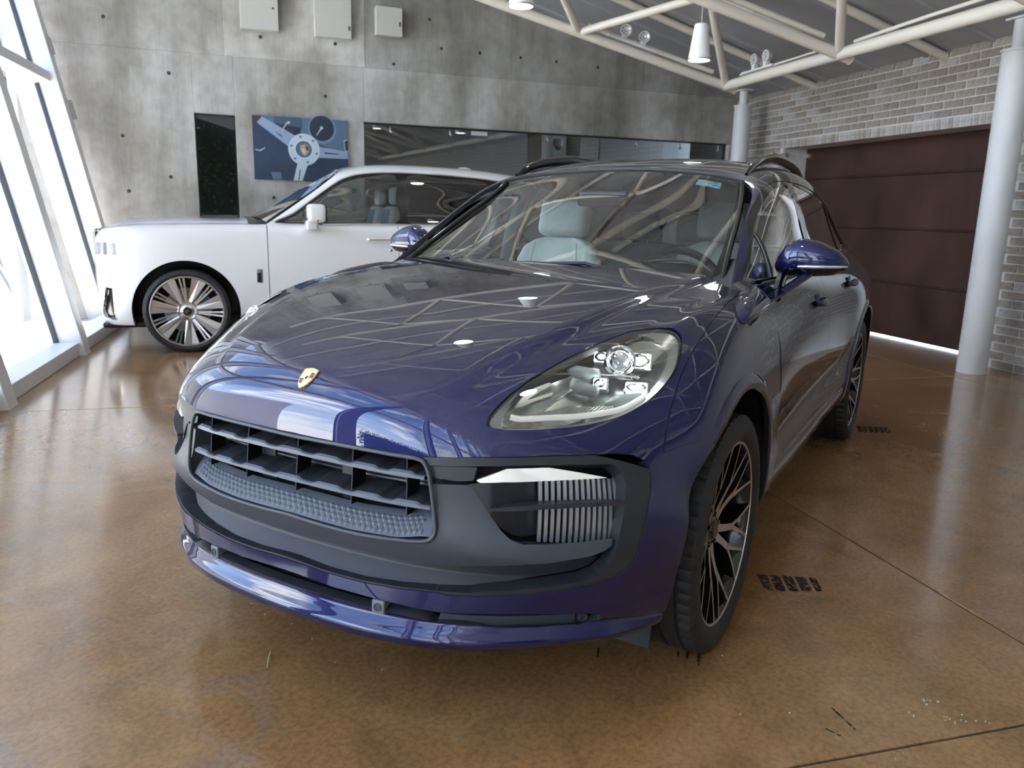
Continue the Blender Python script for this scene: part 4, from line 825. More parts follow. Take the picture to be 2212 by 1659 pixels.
def openc(D,T): return np.array([(D[0][0],8.0)]+[q for q in D if q[1]>8.04]+[(D[-1][0],8.0)])
def foldD(D): c=openc(D,None); return [(c[0][0],7.3)]+[tuple(q) for q in c]+[(c[-1][0],7.3)]
fasc_c=openc(D_FASC,None); fas=foldD(D_FASC)
_k=int(np.argmin(np.hypot(fasc_c[:,0]-T_FASC[10][0],fasc_c[:,1]-T_FASC[10][1])))
EDGE=fasc_c[:_k+1]
def vsplit(Vv): 
    u=UU(Vv); a=ip(u,EDGE,1,0); b=ip(u,bs,1,0)
    return np.where(u<T_BSEAM[0][1],a,b)
def arch(P,cx=0.,r=.475,cz=.365): return np.hypot(P[...,0]-cx,P[...,2]-cz)-r
def bulge(U,Vv,P):
    u=np.abs(Vv-8); v=U
    uc=np.interp(v,[0,1,2,3,4,5,6,7],[3.6,3.4,3.15,2.95,2.75,2.5,2.25,2.0]); t=np.clip((uc-u)/.42+.5,0,1); t=t*t*(3-2*t)
    fade=np.clip((6.6-v)/2.6,0,1); fade=fade*fade*(3-2*fade); fr=np.clip((v-.7)/1.2,0,1)
    uo=uc+.9; s2=np.clip((u-uo)/.7+.0,0,1); s2=s2*s2*(3-2*s2)*np.clip((4.9-u)/.5,0,1)
    return .015*t*fade+.007*s2*fade*np.clip((4-v)/1.5,0,1)
g1=lambda P: np.interp(P[...,2],[.25,.515,.706,.827,.919,.96,1.0,1.08],[-.62,-.608,-.531,-.500,-.520,-.555,-.57,-.55])
HLP=T_HL
def cowl(U,Vv,P): # hood rear edge follows the windscreen foot
    y=np.abs(P[...,1]); xe=np.interp(y,[0,.25,.48,.72,.79,.85],[-.385,-.40,-.44,-.535,-.60,-.66]); return P[...,0]-xe
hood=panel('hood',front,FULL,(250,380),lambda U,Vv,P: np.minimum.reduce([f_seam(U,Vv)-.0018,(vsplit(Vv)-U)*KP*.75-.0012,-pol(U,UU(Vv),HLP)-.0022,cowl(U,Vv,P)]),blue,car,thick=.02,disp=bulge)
for sg_ in (0,1):
    my=bool(sg_)
    R_=(0.62,13,8,16); rs=(230,200)
    panel('fender',front,R_,rs,lambda U,Vv,P: np.minimum.reduce([-f_seam(U,Vv)-.0018,(vsplit(Vv)-U)*KP*.75-.0015,arch(P),P[...,0]-g1(P)-.002,P[...,2]-.717]),blue,car,thick=.02,gap_shade_m=satin,mirror_y=my)
low_open=[(T_BARB[0][0],7.3)]+[p for p in D_BARB if p[1]>8.04]+[p for p in D_LIPT[::-1] if p[1]>8.04]+[(T_LIPT[0][0],7.3)]
def splitter(U,Vv,P):
    v=U; e=np.clip((v-12.05)/.5,0,1); e=e*e*(3-2*e); f_=np.clip((13.0-v)/.18,0,1); e=e*np.clip((15.2-np.abs(Vv-8)-8)/1.6,0,1); return .022*e*f_-.006*np.exp(-((v-11.98)/.10)**2)
panel('bumper',front,(4.2,13,0,16),(320,420),lambda U,Vv,P: np.minimum.reduce([(U-vsplit(Vv))*KP*.75-.0012,-pol(U,UU(Vv),fas,False),-pol(U,UU(Vv),low_open,False),arch(P,r=.462),(12.97-U)]),blue,car,thick=.03,disp=splitter,gap_shade_m=satin)
# wheel arch lips
def arch_lip(cx,ysurf,side_,a0,a1,parent,name='arch_lip',m=blue):
    A=np.radians(np.linspace(a0,a1,90)); prof=[(.500,-.006),(.492,.002),(.476,.007),(.458,.009),(.448,.007),(.445,.003)]
    G=[]
    for a in A:
        fd=min(1,(a-A[0])/.5) if a0>0 else 1.; fd=fd*fd*(3-2*fd)
        x=cx+.475*math.cos(a); z=.365+.475*math.sin(a); y0=ysurf(x,z)
        G.append([(cx+r*math.cos(a),(ysurf(cx+r*math.cos(a),.365+r*math.sin(a)) if r>.45 else y0)+(dy if dy<0 else dy*fd)-.004*(1-fd),.365+r*math.sin(a)) for r,dy in prof])
    G=np.array(G); 
    if side_<0: G[...,1]*=-1
    o=MB().grid(G,flip=side_>0).obj(name,m,parent,smooth=180); return o
_fu,_fv=np.meshgrid(np.linspace(0,13,240),np.linspace(10,16,160),indexing='ij'); _fp=front.ev(_fu,_fv).reshape(-1,3)
_su,_sv=np.meshgrid(np.linspace(0,13,240),np.linspace(0,10,160),indexing='ij'); _sp=side.ev(_su,_sv).reshape(-1,3)
def ynear(pts):
    def f(x,z):
        d=(pts[:,0]-x)**2+(pts[:,2]-z)**2; k=np.argsort(d)[:6]; w_=1/(d[k]+1e-5); return float((pts[k,1]*w_).sum()/w_.sum())
    return f
yf=ynear(_fp[_fp[:,0]>-.05]); ys=ynear(_sp)
_allp=np.concatenate([_fp[_fp[:,0]>-.2],_sp[_sp[:,0]<-.2]]); ya=ynear(_allp)
for s_ in (1,-1):
    arch_lip(0.,ya,s_,38,190,car)
    arch_lip(-2.807,ys,s_,-8,190,car)
# ---------------- side body: doors, sills, rear quarter
g2=lambda P: np.interp(P[...,2],[.25,.42,.607,.837,.993,1.054,1.12],[-1.66,-1.66,-1.648,-1.60,-1.62,-1.62,-1.62])
g3=lambda P: np.interp(P[...,2],[.25,.40,.55,.70,.85,.95,1.12],[-2.33,-2.335,-2.36,-2.42,-2.52,-2.60,-2.62])
SR=(0,13,0,10); srs=(300,130)
def scallop(U,Vv,P):
    x,z=P[...,0],P[...,2]; zc=np.interp(x,[-2.3,-.55],[.57,.53]); w_=np.exp(-((z-zc)/.075)**2)*np.clip((x+2.4)/.25,0,1)*np.clip((-.50-x)/.2,0,1)
    ln=np.exp(-((z-.415)/.012)**2)
    return -.016*w_-.006*ln*np.clip((x+2.38)/.05,0,1)*np.clip((-.45-x)/.1,0,1)
for my in (False,True):
    panel('fender',side,SR,srs,lambda U,Vv,P: np.minimum.reduce([P[...,0]-g1(P)-.002,-.2-P[...,0],.7172-P[...,2],arch(P),P[...,2]-.30]),blue,car,thick=.02,gap_shade_m=satin,sign=-1,mirror_y=my)
    d1=panel('door',side,SR,srs,lambda U,Vv,P: np.minimum.reduce([g1(P)-.002-P[...,0],P[...,0]-g2(P)-.002,P[...,2]-.335,arch(P,0,.47),1.073-P[...,2]+.04*(P[...,0]+.6)*-.5]),blue,car,thick=.03,gap_shade_m=satin,sign=-1,disp=scallop,mirror_y=my)
    d2=panel('door',side,SR,srs,lambda U,Vv,P: np.minimum.reduce([g2(P)-.002-P[...,0],P[...,0]-g3(P)-.002,P[...,2]-.335,arch(P,-2.807,.478)]),blue,car,thick=.03,gap_shade_m=satin,sign=-1,disp=scallop,mirror_y=my)
    panel('side_sill',side,SR,srs,lambda U,Vv,P: np.minimum.reduce([.331-P[...,2],-.40-P[...,0],P[...,0]+2.42,arch(P,0,.462),arch(P,-2.807,.465)]),blue,car,thick=.03,sign=-1,mirror_y=my)
    panel('rear_quarter',side,SR,srs,lambda U,Vv,P: np.minimum.reduce([g3(P)-.002-P[...,0],arch(P,-2.807,.475),P[...,2]-.26]),blue,car,thick=.03,gap_shade_m=satin,sign=-1,mirror_y=my)
    # handles
    for (hx,hz,hd) in ((-1.40,.955,d1),(-2.30,.985,d2)):
        y0=ys(hx,hz); s_=-1 if my else 1
        n=13; G=[]
        for i in range(n):
            t=i/(n-1); x=hx+.105-.21*t; bow=math.sin(PI*t)**.5
            yy=ys(x,hz); cy=yy+.004+.030*bow; rz=.012+.008*math.sin(PI*t); ry=.008
            G.append([(x,s_*(cy+ry*math.cos(a)),hz+rz*math.sin(a)) for a in np.linspace(0,2*PI,13)[:-1]])
        MB().grid(np.array(G),flip=(s_<0),wrap=True).obj('door_handle',blue,hd,smooth=60)
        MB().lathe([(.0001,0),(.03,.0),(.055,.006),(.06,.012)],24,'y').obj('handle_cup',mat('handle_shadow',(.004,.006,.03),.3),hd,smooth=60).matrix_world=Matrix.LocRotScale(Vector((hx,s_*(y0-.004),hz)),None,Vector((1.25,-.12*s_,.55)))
# tail: simple closing surface
tailp=np.array([[(-3.79-.03*math.cos(PI/2*abs(y)/.55),y,z) for y in np.linspace(-.55,.55,24)] for z in np.linspace(.27,1.10,12)])
MB().grid(tailp).obj('tailgate',blue,car,smooth=60)
# ---------------- greenhouse
GR=(0,8,0,12)
gk=.17
def gpol(U,Vv,poly): return sdpoly(U,Vv,cr_closed(poly,4))*gk
GV=lambda Vv:6-np.abs(Vv-6)
# side window outlines in world (x,z)
W1=[(-.655,1.088),(-.72,1.165),(-.86,1.258),(-1.0,1.34),(-1.13,1.402),(-1.25,1.437),(-1.36,1.452),(-1.44,1.455),(-1.445,1.40),(-1.45,1.28),(-1.455,1.10),(-1.0,1.092)]
W1=[(-.60,1.09),(-.66,1.135),(-.78,1.225),(-.92,1.312),(-1.06,1.378),(-1.20,1.425),(-1.34,1.448),(-1.452,1.455),(-1.458,1.40),(-1.475,1.25),(-1.49,1.115),(-1.05,1.097)]
W2=[(-1.555,1.455),(-1.75,1.452),(-1.95,1.435),(-2.15,1.405),(-2.27,1.377),(-2.315,1.30),(-2.36,1.21),(-2.395,1.14),(-2.1,1.125),(-1.6,1.117),(-1.575,1.25)]
W3=[(-2.36,1.35),(-2.50,1.295),(-2.64,1.225),(-2.72,1.165),(-2.60,1.15),(-2.47,1.145),(-2.42,1.22)]
def wpoly(P,poly): return np.where(P[...,1]>0,sdpoly(P[...,0],P[...,2],cr_closed(poly,5)),sdpoly(P[...,0],P[...,2],cr_closed(poly,5)))
dlo=[(-.575,1.078),(-.70,1.18),(-.85,1.285),(-1.0,1.365),(-1.18,1.437),(-1.36,1.468),(-1.6,1.475),(-1.9,1.46),(-2.15,1.425),(-2.36,1.373),(-2.58,1.285),(-2.75,1.195),(-2.80,1.14),(-2.6,1.128),(-2.2,1.11),(-1.6,1.10),(-1.0,1.083)]
def lim(P): return np.where(np.abs(P[...,1])>.52,1.,-1.)*.2
panel('roof_shell',green,(0,8,0,12),(150,200),lambda U,Vv,P: np.minimum(-np.minimum(sdpoly(P[...,0],P[...,2],cr_closed(dlo,5)),lim(P)),P[...,2]-1.070+0*U),blue,car,thick=.02,gap_shade_m=satin)
for my in (False,True):
    GL=(0,8,0,6); gres=(260,140)
    panel('window_frame',green,GL,gres,lambda U,Vv,P: np.minimum.reduce([sdpoly(P[...,0],P[...,2],cr_closed(dlo,5)),-sdpoly(P[...,0],P[...,2],cr_closed(W1,5)),-sdpoly(P[...,0],P[...,2],cr_closed(W2,5)),-sdpoly(P[...,0],P[...,2],cr_closed(W3,5)),lim(P)]),gloss,car,off=.003,thick=.015,mirror_y=my)
    for wp,gm,nm in ((W1,side_glass,'front_side_glass'),(W2,dark_glass,'rear_side_glass'),(W3,dark_glass,'quarter_glass')):
        panel(nm,green,GL,gres,lambda U,Vv,P,wp=wp: np.minimum(sdpoly(P[...,0],P[...,2],cr_closed(wp,5))+.004,lim(P)),gm,car,off=.007,thick=0,mirror_y=my)
    # quarter light divider of the front window
    s_=-1 if my else 1
    pts=[]
    for z in np.linspace(1.09,1.30,8):
        x=-.80-.01*(z-1.09)/.2; d=(lambda q:q)(0); 
        pts.append((x-.05*(z-1.09)/.2,z))
_gu,_gv=np.meshgrid(np.linspace(0,8,200),np.linspace(0,6,160),indexing='ij'); _gp=green.ev(_gu,_gv).reshape(-1,3); yg=ynear(_gp[_gp[:,1]>.5])
for s_ in (1,-1):
    pts=[(-.80-.035*t,s_*(yg(-.80-.035*t,1.09+.165*t)-.004),1.088+.16*t) for t in np.linspace(0,1,8)]
    MB().tube(pts,.009,8).obj('window_divider',gloss,car,smooth=60)
    # belt chrome line
    MB().tube([(x,s_*(yg(x,1.082+.02*(-.6-x))+.002),1.084+.0155*(-.6-x)) for x in np.linspace(-.62,-2.6,20)],.006,8).obj('belt_trim',gloss,car,smooth=60)
# windscreen
def wse(U,Vv,P): # distance to the patch edge in parameter space
    return np.minimum.reduce([(4-U)*.25,(U)*.25,(Vv)*.23,(6-Vv)*.23])
panel('windscreen_band',wind,(0,4,0,6),(90,160),lambda U,Vv,P: np.minimum(wse(U,Vv,P)+.012,.030-wse(U,Vv,P)+.012*np.clip(1-U,0,1)),gloss,car,off=.0045,thick=.01,sign=-1)
panel('windscreen',wind,(0,4,0,6),(60,100),lambda U,Vv,P: wse(U,Vv,P)+.01,ws_glass,car,off=.001,thick=0,sign=-1)
for s_ in (1,-1):
    pts=[wind.ev(np.array(t),np.array(3+2.98*s_))+V(0,0,.004) for t in np.linspace(.05,3.98,16)]
    MB().tube(pts,.011,8).obj('pillar_trim',gloss,car,smooth=60)
# A pillar foot fillets between hood, pillar and windscreen
for s_ in (1,-1):
    G=np.array([[(-.44-.02*i,s_*y,z) for y,z in ((.66,1.062+.006*i),(.72,1.07+.006*i),(.775,1.066+.004*i),(.81,1.05+.002*i))] for i in range(0,16)])
    MB().grid(G,flip=s_<0).obj('cowl_corner',blue,car,smooth=180)
MB().grid(np.array([[(-.36-.03*i-.16*(y/.8)**2,y,1.078-.012*i) for y in np.linspace(-.74,.74,30)] for i in range(4)])).obj('cowl_panel',satin,car,smooth=180)
# wipers
for (ya_,yb_) in ((.42,-.22),(-.30,-.62)):
    pts=[]
    for t in np.linspace(0,1,14):
        y=ya_+(yb_-ya_)*t; p=wind.ev(np.array(.02+.05*math.sin(PI*min(1,t*1.1))),np.array(3+y/.245)); pts.append(p+V(.012,0,.014))
    MB().tube(pts,.005,8).obj('wiper_blade',satin,car,smooth=60)
    MB().tube([pts[0]+V(.03,0,-.02),pts[4]+V(.012,0,.01),pts[7]],.006,8).obj('wiper_arm',satin,car,smooth=60)
# sticker on the windscreen (upper corner, driver side)
st=[]
def wpt(px_t,px_s,o=.004): p,n_=wind.ev(np.array(px_t),np.array(px_s),True); return p-o*(-n_)*-1
# roof rails
for s_ in (1,-1):
    xs=np.linspace(-1.27,-2.85,28); pts=[];rad=[]
    for i,x in enumerate(xs):
        t=i/27; d=(_gp[:,0]-x)**2+(_gp[:,1]-(.575-.05*t))**2; k=np.argmin(d); zr=_gp[k,2]
        lift=.045*min(1,math.sin(PI*min(max(t,0),1))**.45*1.05)
        pts.append(V(x,s_*(.575-.05*t),zr+lift*1.0-.004)); rad.append(.010+.012*min(1,math.sin(PI*t)**.5))
    mb=MB(); G=[]
    for p,r in zip(pts,rad): G.append([(p[0],p[1]+r*.85*math.cos(a),p[2]+r*1.25*math.sin(a)) for a in np.linspace(0,2*PI,15)[:-1]])
    mb.grid(np.array(G),wrap=True).obj('roof_rail',gloss,car,smooth=60,fix=True)
# ---------------- black fascia
FR=(7.5,13,0,16); fres=(300,420)
fin=fold(T_FINN)
finn_full=foldD(D_FINN)
inn=[(T_FINN[0][0],T_FINN[0][1])]+list(T_FINN[1:])
gri=foldD(D_GRILL); beam=foldD(D_BEAM)
# frame: outer minus the two side openings, the grille, and minus the lower slot
side_open=list(T_FINN[:13])+[(T_FINN[13][0],T_FINN[13][1]),(T_FINN[17][0],T_FINN[17][1])]+[(T_FINN[-1][0],7.3),(T_GRILL[-1][0]+.0,7.3)]+[p for p in T_GRILL[::-1] if p[1]>8.04 and p[0]>T_GRILL[5][0]]
inner_poly=[q for q in D_FINN if q[1]>8.04]+[(T_FINN[-1][0],7.3),(T_GRILL[-1][0],7.3)]+[p for p in D_GRILL[::-1] if p[0]>=T_FINN[0][0] and p[1]>8.04]
panel('fascia_frame',front,FR,fres,lambda U,Vv,P: np.minimum.reduce([pol(U,UU(Vv),fas,False)-.001,-pol(U,UU(Vv),inner_poly,False),-pol(U,UU(Vv),gri,False)]),satin,car,off=.003,thick=.05)
def beam_off(U,Vv,P):
    u=UU(Vv); v=U
    side_=np.clip((u-10.4)/1.2,0,1); dp=.0+.020*side_*np.clip((10.35-v)/.9,0,1)
    vb=np.interp(u,[8,10.3,11,12,13],[10.15,10.15,10.2,10.2,10.2]); roll=np.exp(-((v-vb)/.35)**2)
    q=np.clip((v-(vb+.1))/.75,0,1); return .012+dp-.012*roll+.035*q*q*(3-2*q)
panel('bumper_beam',front,FR,fres,lambda U,Vv,P: pol(U,UU(Vv),beam,False),satin2,car,off=beam_off,thick=.07)
# dark cavity behind
panel('fascia_cavity',front,FR,(120,200),lambda U,Vv,P: pol(U,UU(Vv),fas,False)+.03,black,car,off=.10,thick=.0)
panel('lower_cavity',front,(10.5,13,0,16),(100,200),lambda U,Vv,P: pol(U,UU(Vv),low_open,False)+.025,black,car,off=.07,thick=0)
# shelf inside the slot above the blue bar
panel('slot_shelf',front,FR,(200,300),lambda U,Vv,P: np.minimum(pol(U,UU(Vv),finn_full,False)+.002,-pol(U,UU(Vv),beam,False)-.0)-np.where(U>10.4,0,1.),satin,car,off=lambda U,Vv,P: .012+.05*np.clip((11.45-U)/.55,0,1),thick=0)
for my in (False,True):
    L_=(8.3,11.5,8,16); lr=(180,220); s_=-1 if my else 1
    drl=panel('running_light',front,L_,lr,lambda U,Vv,P: pol(U,Vv,D_DRL,False),mat('drl_lens',(.72,.73,.70),.10,.35,1.,emit=((1,.97,.88),.10)),car,off=.008,thick=.02,mirror_y=my)
    panel('intake_blade',front,L_,(260,220),lambda U,Vv,P: pol(U,Vv,D_BLADE,False),satin,car,off=.004,thick=.05,mirror_y=my)
    panel('intake_fin',front,L_,lr,lambda U,Vv,P: pol(U,Vv,D_FIN,False),satin,car,off=.010,thick=.04,mirror_y=my)
    wall_poly=[T_BEAM[9],T_BEAM[10],T_BEAM[11],T_BEAM[12],T_BEAM[13],T_BEAM[14],T_BEAM[15],T_BEAM[16],T_BEAM[18],T_RAD[4],T_RAD[5],T_RAD[6],T_RAD[7],T_RAD[0],(T_DRL[9][0],T_DRL[9][1])]
    panel('intake_duct',front,L_,lr,lambda U,Vv,P: pol(U,Vv,wall_poly,False),satin,car,off=lambda U,Vv,P: .02+.055*np.clip((Vv-T_BEAM[12][1])/.8,0,1),thick=.03,mirror_y=my)
    # radiator fins
    rp_=np.array([front.ev(np.array(a),np.array(b)) for a,b in T_RAD]); 
    pm,nm_=front.ev(np.array(9.6),np.array(T_RAD[0][1]*.5+T_RAD[3][1]*.5),True)
    uu=np.linspace(T_RAD[7][1]+.01,T_RAD[3][1]-.02,16); drb=[q for q in T_DRL[5:]]
    for k in range(15):
        vt=np.interp(uu[k],[T_RAD[0][1],T_RAD[1][1]],[T_RAD[0][0],T_RAD[1][0]]); vb=np.interp(uu[k],[T_RAD[6][1],T_RAD[4][1]],[T_RAD[6][0],T_RAD[4][0]])+.05
        vt=float(ip(np.array(uu[k]),drb,1,0))-.02; vv=np.linspace(vt,vb,14); w_=(uu[1]-uu[0])*.56
        G=[]
        for v in vv:
            p,n_=front.ev(np.full(4,v),np.array([uu[k],uu[k],uu[k]+w_,uu[k]+w_]),True); q=p-np.array([.066,.050,.050,.066])[:,None]*n_; G.append(q)
        G=np.array(G); 
        if my: G[...,1]*=-1
        MB().grid(G,flip=my).obj('radiator_fin',silver,car)
    # lower corner plate and sensor
    panel('corner_plate',front,(10.8,13,8,16),(160,200),lambda U,Vv,P: pol(U,Vv,T_CPL,False),satin2,car,off=.022,thick=.02,mirror_y=my)
    p,n_=front.ev(np.array(T_SENS[1][0]),np.array(T_SENS[1][1]),True); p=p*[1,s_,1]; n_=n_*[1,s_,1]
    o=MB().lathe([(.013,-.012),(.013,-.002),(.009,-.001),(.009,-.004),(.0001,-.004)],20).obj('parking_sensor',satin2,car,smooth=40); o.matrix_world=Matrix.LocRotScale(Vector(p-.016*n_),Vector(n_).to_track_quat('Z','Y'),None)
    p,n_=front.ev(np.array(T_SENS[0][0]),np.array(T_SENS[0][1]),True); p=p*[1,s_,1]; n_=n_*[1,s_,1]
    q=Matrix.LocRotScale(Vector(p-.018*n_),Vector(n_).to_track_quat('Z','Y'),None)
    o=MB().box((0,0,0),(.036,.036,.04)).obj('parking_sensor',mat('sensor_grey2',(.16,.17,.18),.45),car,bevel=.004,fix=True); o.matrix_world=q
    o2=MB().lathe([(.011,.02),(.011,.022),(.009,.022),(.009,.0205),(.0001,.0205)],20).obj('sensor_face',satin2,o); o2.matrix_world=q
# ---------------- centre grille
def fpt(v,u,o=0.):
    p,n_=front.ev(np.array(float(v)),np.array(float(u)),True); return p-o*n_
def vz(u,z):  # row param at height z on column u (front face)
    vv=np.linspace(7.6,12.9,400); zz=front.ev(vv,np.full(400,u))[:,2]; return float(np.interp(-z,-zz,vv))
def slat(zc,ue,teeth):
    us=np.linspace(16-ue,ue,161); top=[];G=[]
    for u in us:
        v=vz(u,zc); ph=((u-8)/(ue-8)*3.5+.5)%1; tooth=.006 if .12<ph<.62 else (.006*(ph/.12) if ph<=.12 else .006*max(0,(.74-ph)/.12))
        p0=fpt(v,u,.012); th=.010
        p1=p0+V(.0,0,th/2+tooth); p2=p0-V(0,0,th/2); p3=p2+V(-.075,0,.006); p4=p1+V(-.080,0,.012)
        G.append([p1+V(-.004,0,0),p0+V(.003,0,tooth*.6+.003),p0+V(.003,0,-.004),p2+V(-.004,0,0),p3,p4])
    G=np.array(G); o=MB().grid(G,wrap=True).obj('grille_slat',satin,car,smooth=30,fix=True); E_=G[:,0:4].copy(); E_[...,0]+=.0012; MB().grid(E_).obj('slat_edge',mat('slat_edge',(.13,.15,.18),.33),o,smooth=30,fix=True); return o
UE1=T_SLAT1[-1][1]; UE2=T_SLAT2[-1][1]
slat(.682,UE1,1); slat(.609,UE2,1)
for k,u in enumerate(np.linspace(16-UE1+.35,UE1-.35,5)):
    G=[]; 
    for z in np.linspace(.578,.735,8):
        v=vz(u,z); p=fpt(v,u,.022); G.append([p+V(0,-.0016,0),p+V(.002,0,0),p+V(0,.0016,0),p+V(-.05,.0016,0),p+V(-.05,-.0016,0)])
    G=np.array(G); o=MB().grid(G,wrap=True).obj('grille_rib',black,car,fix=True); MB().grid(G[:,0:3]+V(.001,0,0)).obj('rib_edge',mat('slat_edge',(.13,.15,.18),.33),o,fix=True)
for z in (.705,.645,.655,.628,.58):
    MB().tube([fpt(vz(u,z),u,.085) for u in np.linspace(16-UE1+.1,UE1-.1,30)],.0035,6).obj('radiator_bar',mat('radiator_grey',(.10,.105,.11),.5,.4),car,smooth=60)
for u in (7.05,8.55):
    MB().obox(fpt(vz(u,.57),u,.082),V(-.01,0,0),V(0,.05,0),V(0,0,.16)).obj('radiator_post',mat('radiator_post',(.05,.052,.055),.6),car,fix=True)
# grille frame bead
loop=[p for p in T_GRILL if p[1]>8.04]; lp=[(T_GRILL[0][0],8.0)]+loop+[(T_GRILL[-1][0],8.0)]
cv=cr_open(lp,6); cvm=[(a,16-b) for a,b in cv[::-1]]
ring=[fpt(a,b,-.001) for a,b in list(cv)+list(cvm[1:-1])]
MB().tube(ring,.0055,8,closed=True).obj('grille_frame',satin2,car,smooth=60)
# lower grille panel with raised diamonds
def gp(u,t):  # t 0 bottom edge at frame .. 1 inner upper edge
    vb=float(np.interp(u,[16-UE2-.1,8,UE2+.1],[0,0,0])); uu_=8+abs(u-8)
    zb=float(np.interp(uu_,[8,9,9.8,10.2],[.517,.514,.520,.533])); p=fpt(vz(u,zb+.004),u,.008); q=fpt(vz(u,zb+.062),u,.052); r=p*(1-t)+q*t; r[2]+=.012*math.sin(PI*t)*.6; return r
us=np.linspace(16-UE2-.02,UE2+.02,80)
lowp=MB().grid(np.array([[gp(u,t) for t in np.linspace(0,1,9)] for u in us])).obj('grille_apron',mat('apron_grey',(.075,.088,.108),.42),car,smooth=60)
dm_=MB(); nC=46; nR=4
ud=np.linspace(16-UE2+.12,UE2-.12,nC+1); tdv=np.linspace(.10,.72,nR+1)
for r in range(nR):
    for c in range(nC):
        sh=.5 if r%2 else 0
        if c+sh+1>nC: continue
        f_=lambda x:np.interp(x,np.arange(nC+1),ud)
        a,b,mu=f_(c+sh),f_(c+sh+1),f_(c+sh+.5); t0,t1=tdv[r]-.075,tdv[r]+.155; tm=(t0+t1)/2
        t0=max(t0,.02)
        L0,B0,R0,T0_=gp(a,tm),gp(mu,t0),gp(b,tm),gp(mu,t1); n_=np.cross(R0-L0,T0_-B0); n_/=np.linalg.norm(n_)+1e-9
        if n_[0]<0: n_=-n_
        ap=(L0+R0+B0+T0_)/4+n_*.0032
        dm_.add([L0+n_*.0006,B0+n_*.0006,R0+n_*.0006,T0_+n_*.0006,ap],[(0,1,4),(1,2,4),(2,3,4),(3,0,4)])
o=dm_.obj('raised_diamonds',MATS['apron_grey'],lowp,fix=True); o['kind']='stuff'
# ---------------- crest on the nose
bp_,bn_=front.ev(np.array(T_BADGE[0][0]),np.array(8.),True); bp_=bp_+0*bn_
upv=front.ev(np.array(T_BADGE[0][0]-.05),np.array(8.))-front.ev(np.array(T_BADGE[0][0]+.05),np.array(8.)); upv/=np.linalg.norm(upv)
RB=frame(V(0,1,0)*-1*-1,upv,np.cross(V(0,1,0),upv))
if RB[:,2]@bn_<0: RB=frame(V(0,-1,0),upv,np.cross(V(0,-1,0),upv))
shield=[(-.0235,.030),(-.012,.0335),(0,.035),(.012,.0335),(.0235,.030),(.0242,.012),(.0225,-.004),(.0165,-.019),(.008,-.029),(0,-.035),(-.008,-.029),(-.0165,-.019),(-.0225,-.004),(-.0242,.012)]
def crest(poly,h0,h1,nm,m,par):
    o=MB().prism(poly,h0,h1,RB,tuple(bp_)).obj(nm,m,par,fix=True); return o
gold=mat('crest_gold',(.78,.55,.22),.28,.8); goldl=mat('crest_pale_gold',(.86,.70,.42),.35,.5); red=mat('crest_red',(.50,.02,.02),.25); blk=mat('crest_black',(.015,.015,.015),.25)
bd=crest(shield,-.004,.0035,'crest_badge',gold,car); bd['label']='gold shield crest with red and black stripes'
crest([(a*.92,b*.93) for a,b in shield],.0030,.0045,'crest_field',goldl,bd)
sx=-1 if RB[0,0]==0 and RB[1,0]<0 else 1
def quad(x0,x1,y0,y1,m,nm): crest([(x0,y0),(x1,y0),(x1,y1),(x0,y1)],.004,.0052,nm,m,bd)
for k,(y0,y1) in enumerate(((.0180,.0145),(.0135,.0100),(.0090,.0055),(.0045,.0012))): quad(sx*.0075,sx*.0195,y1,y0,blk if k%2==0 else red,'crest_stripe')
for k,(y0,y1,x1) in enumerate(((-.0030,-.0065,.0185),(-.0075,-.0110,.0175),(-.0120,-.0155,.0150),(-.0165,-.0195,.0115))): quad(-sx*.006,-sx*x1,y1,y0,blk if k%2==0 else red,'crest_stripe')
for pts_ in ([(-.019,.022),(-.013,.0235),(-.008,.0215),(-.012,.019),(-.018,.0195)],[(-.019,.016),(-.013,.0175),(-.008,.0155),(-.012,.0135),(-.018,.0135)],[(-.019,.010),(-.013,.0115),(-.008,.0095),(-.012,.0075),(-.018,.0075)],[(.007,-.005),(.013,-.0035),(.017,-.006),(.012,-.0085)],[(.006,-.011),(.011,-.0095),(.014,-.012),(.010,-.0145)]):
    crest([(a*sx,b) for a,b in pts_],.004,.0050,'crest_antler',gold,bd)
crest([(a*sx,b+.002) for a,b in [(-.004,-.004),(-.001,-.003),(.001,-.006),(.003,-.006),(.002,-.001),(.004,.002),(.003,.006),(.001,.004),(-.002,.002)]],.0045,.0056,'crest_horse',blk,bd)
quad(-.017,.017,.0245,.0300,gold,'crest_header')
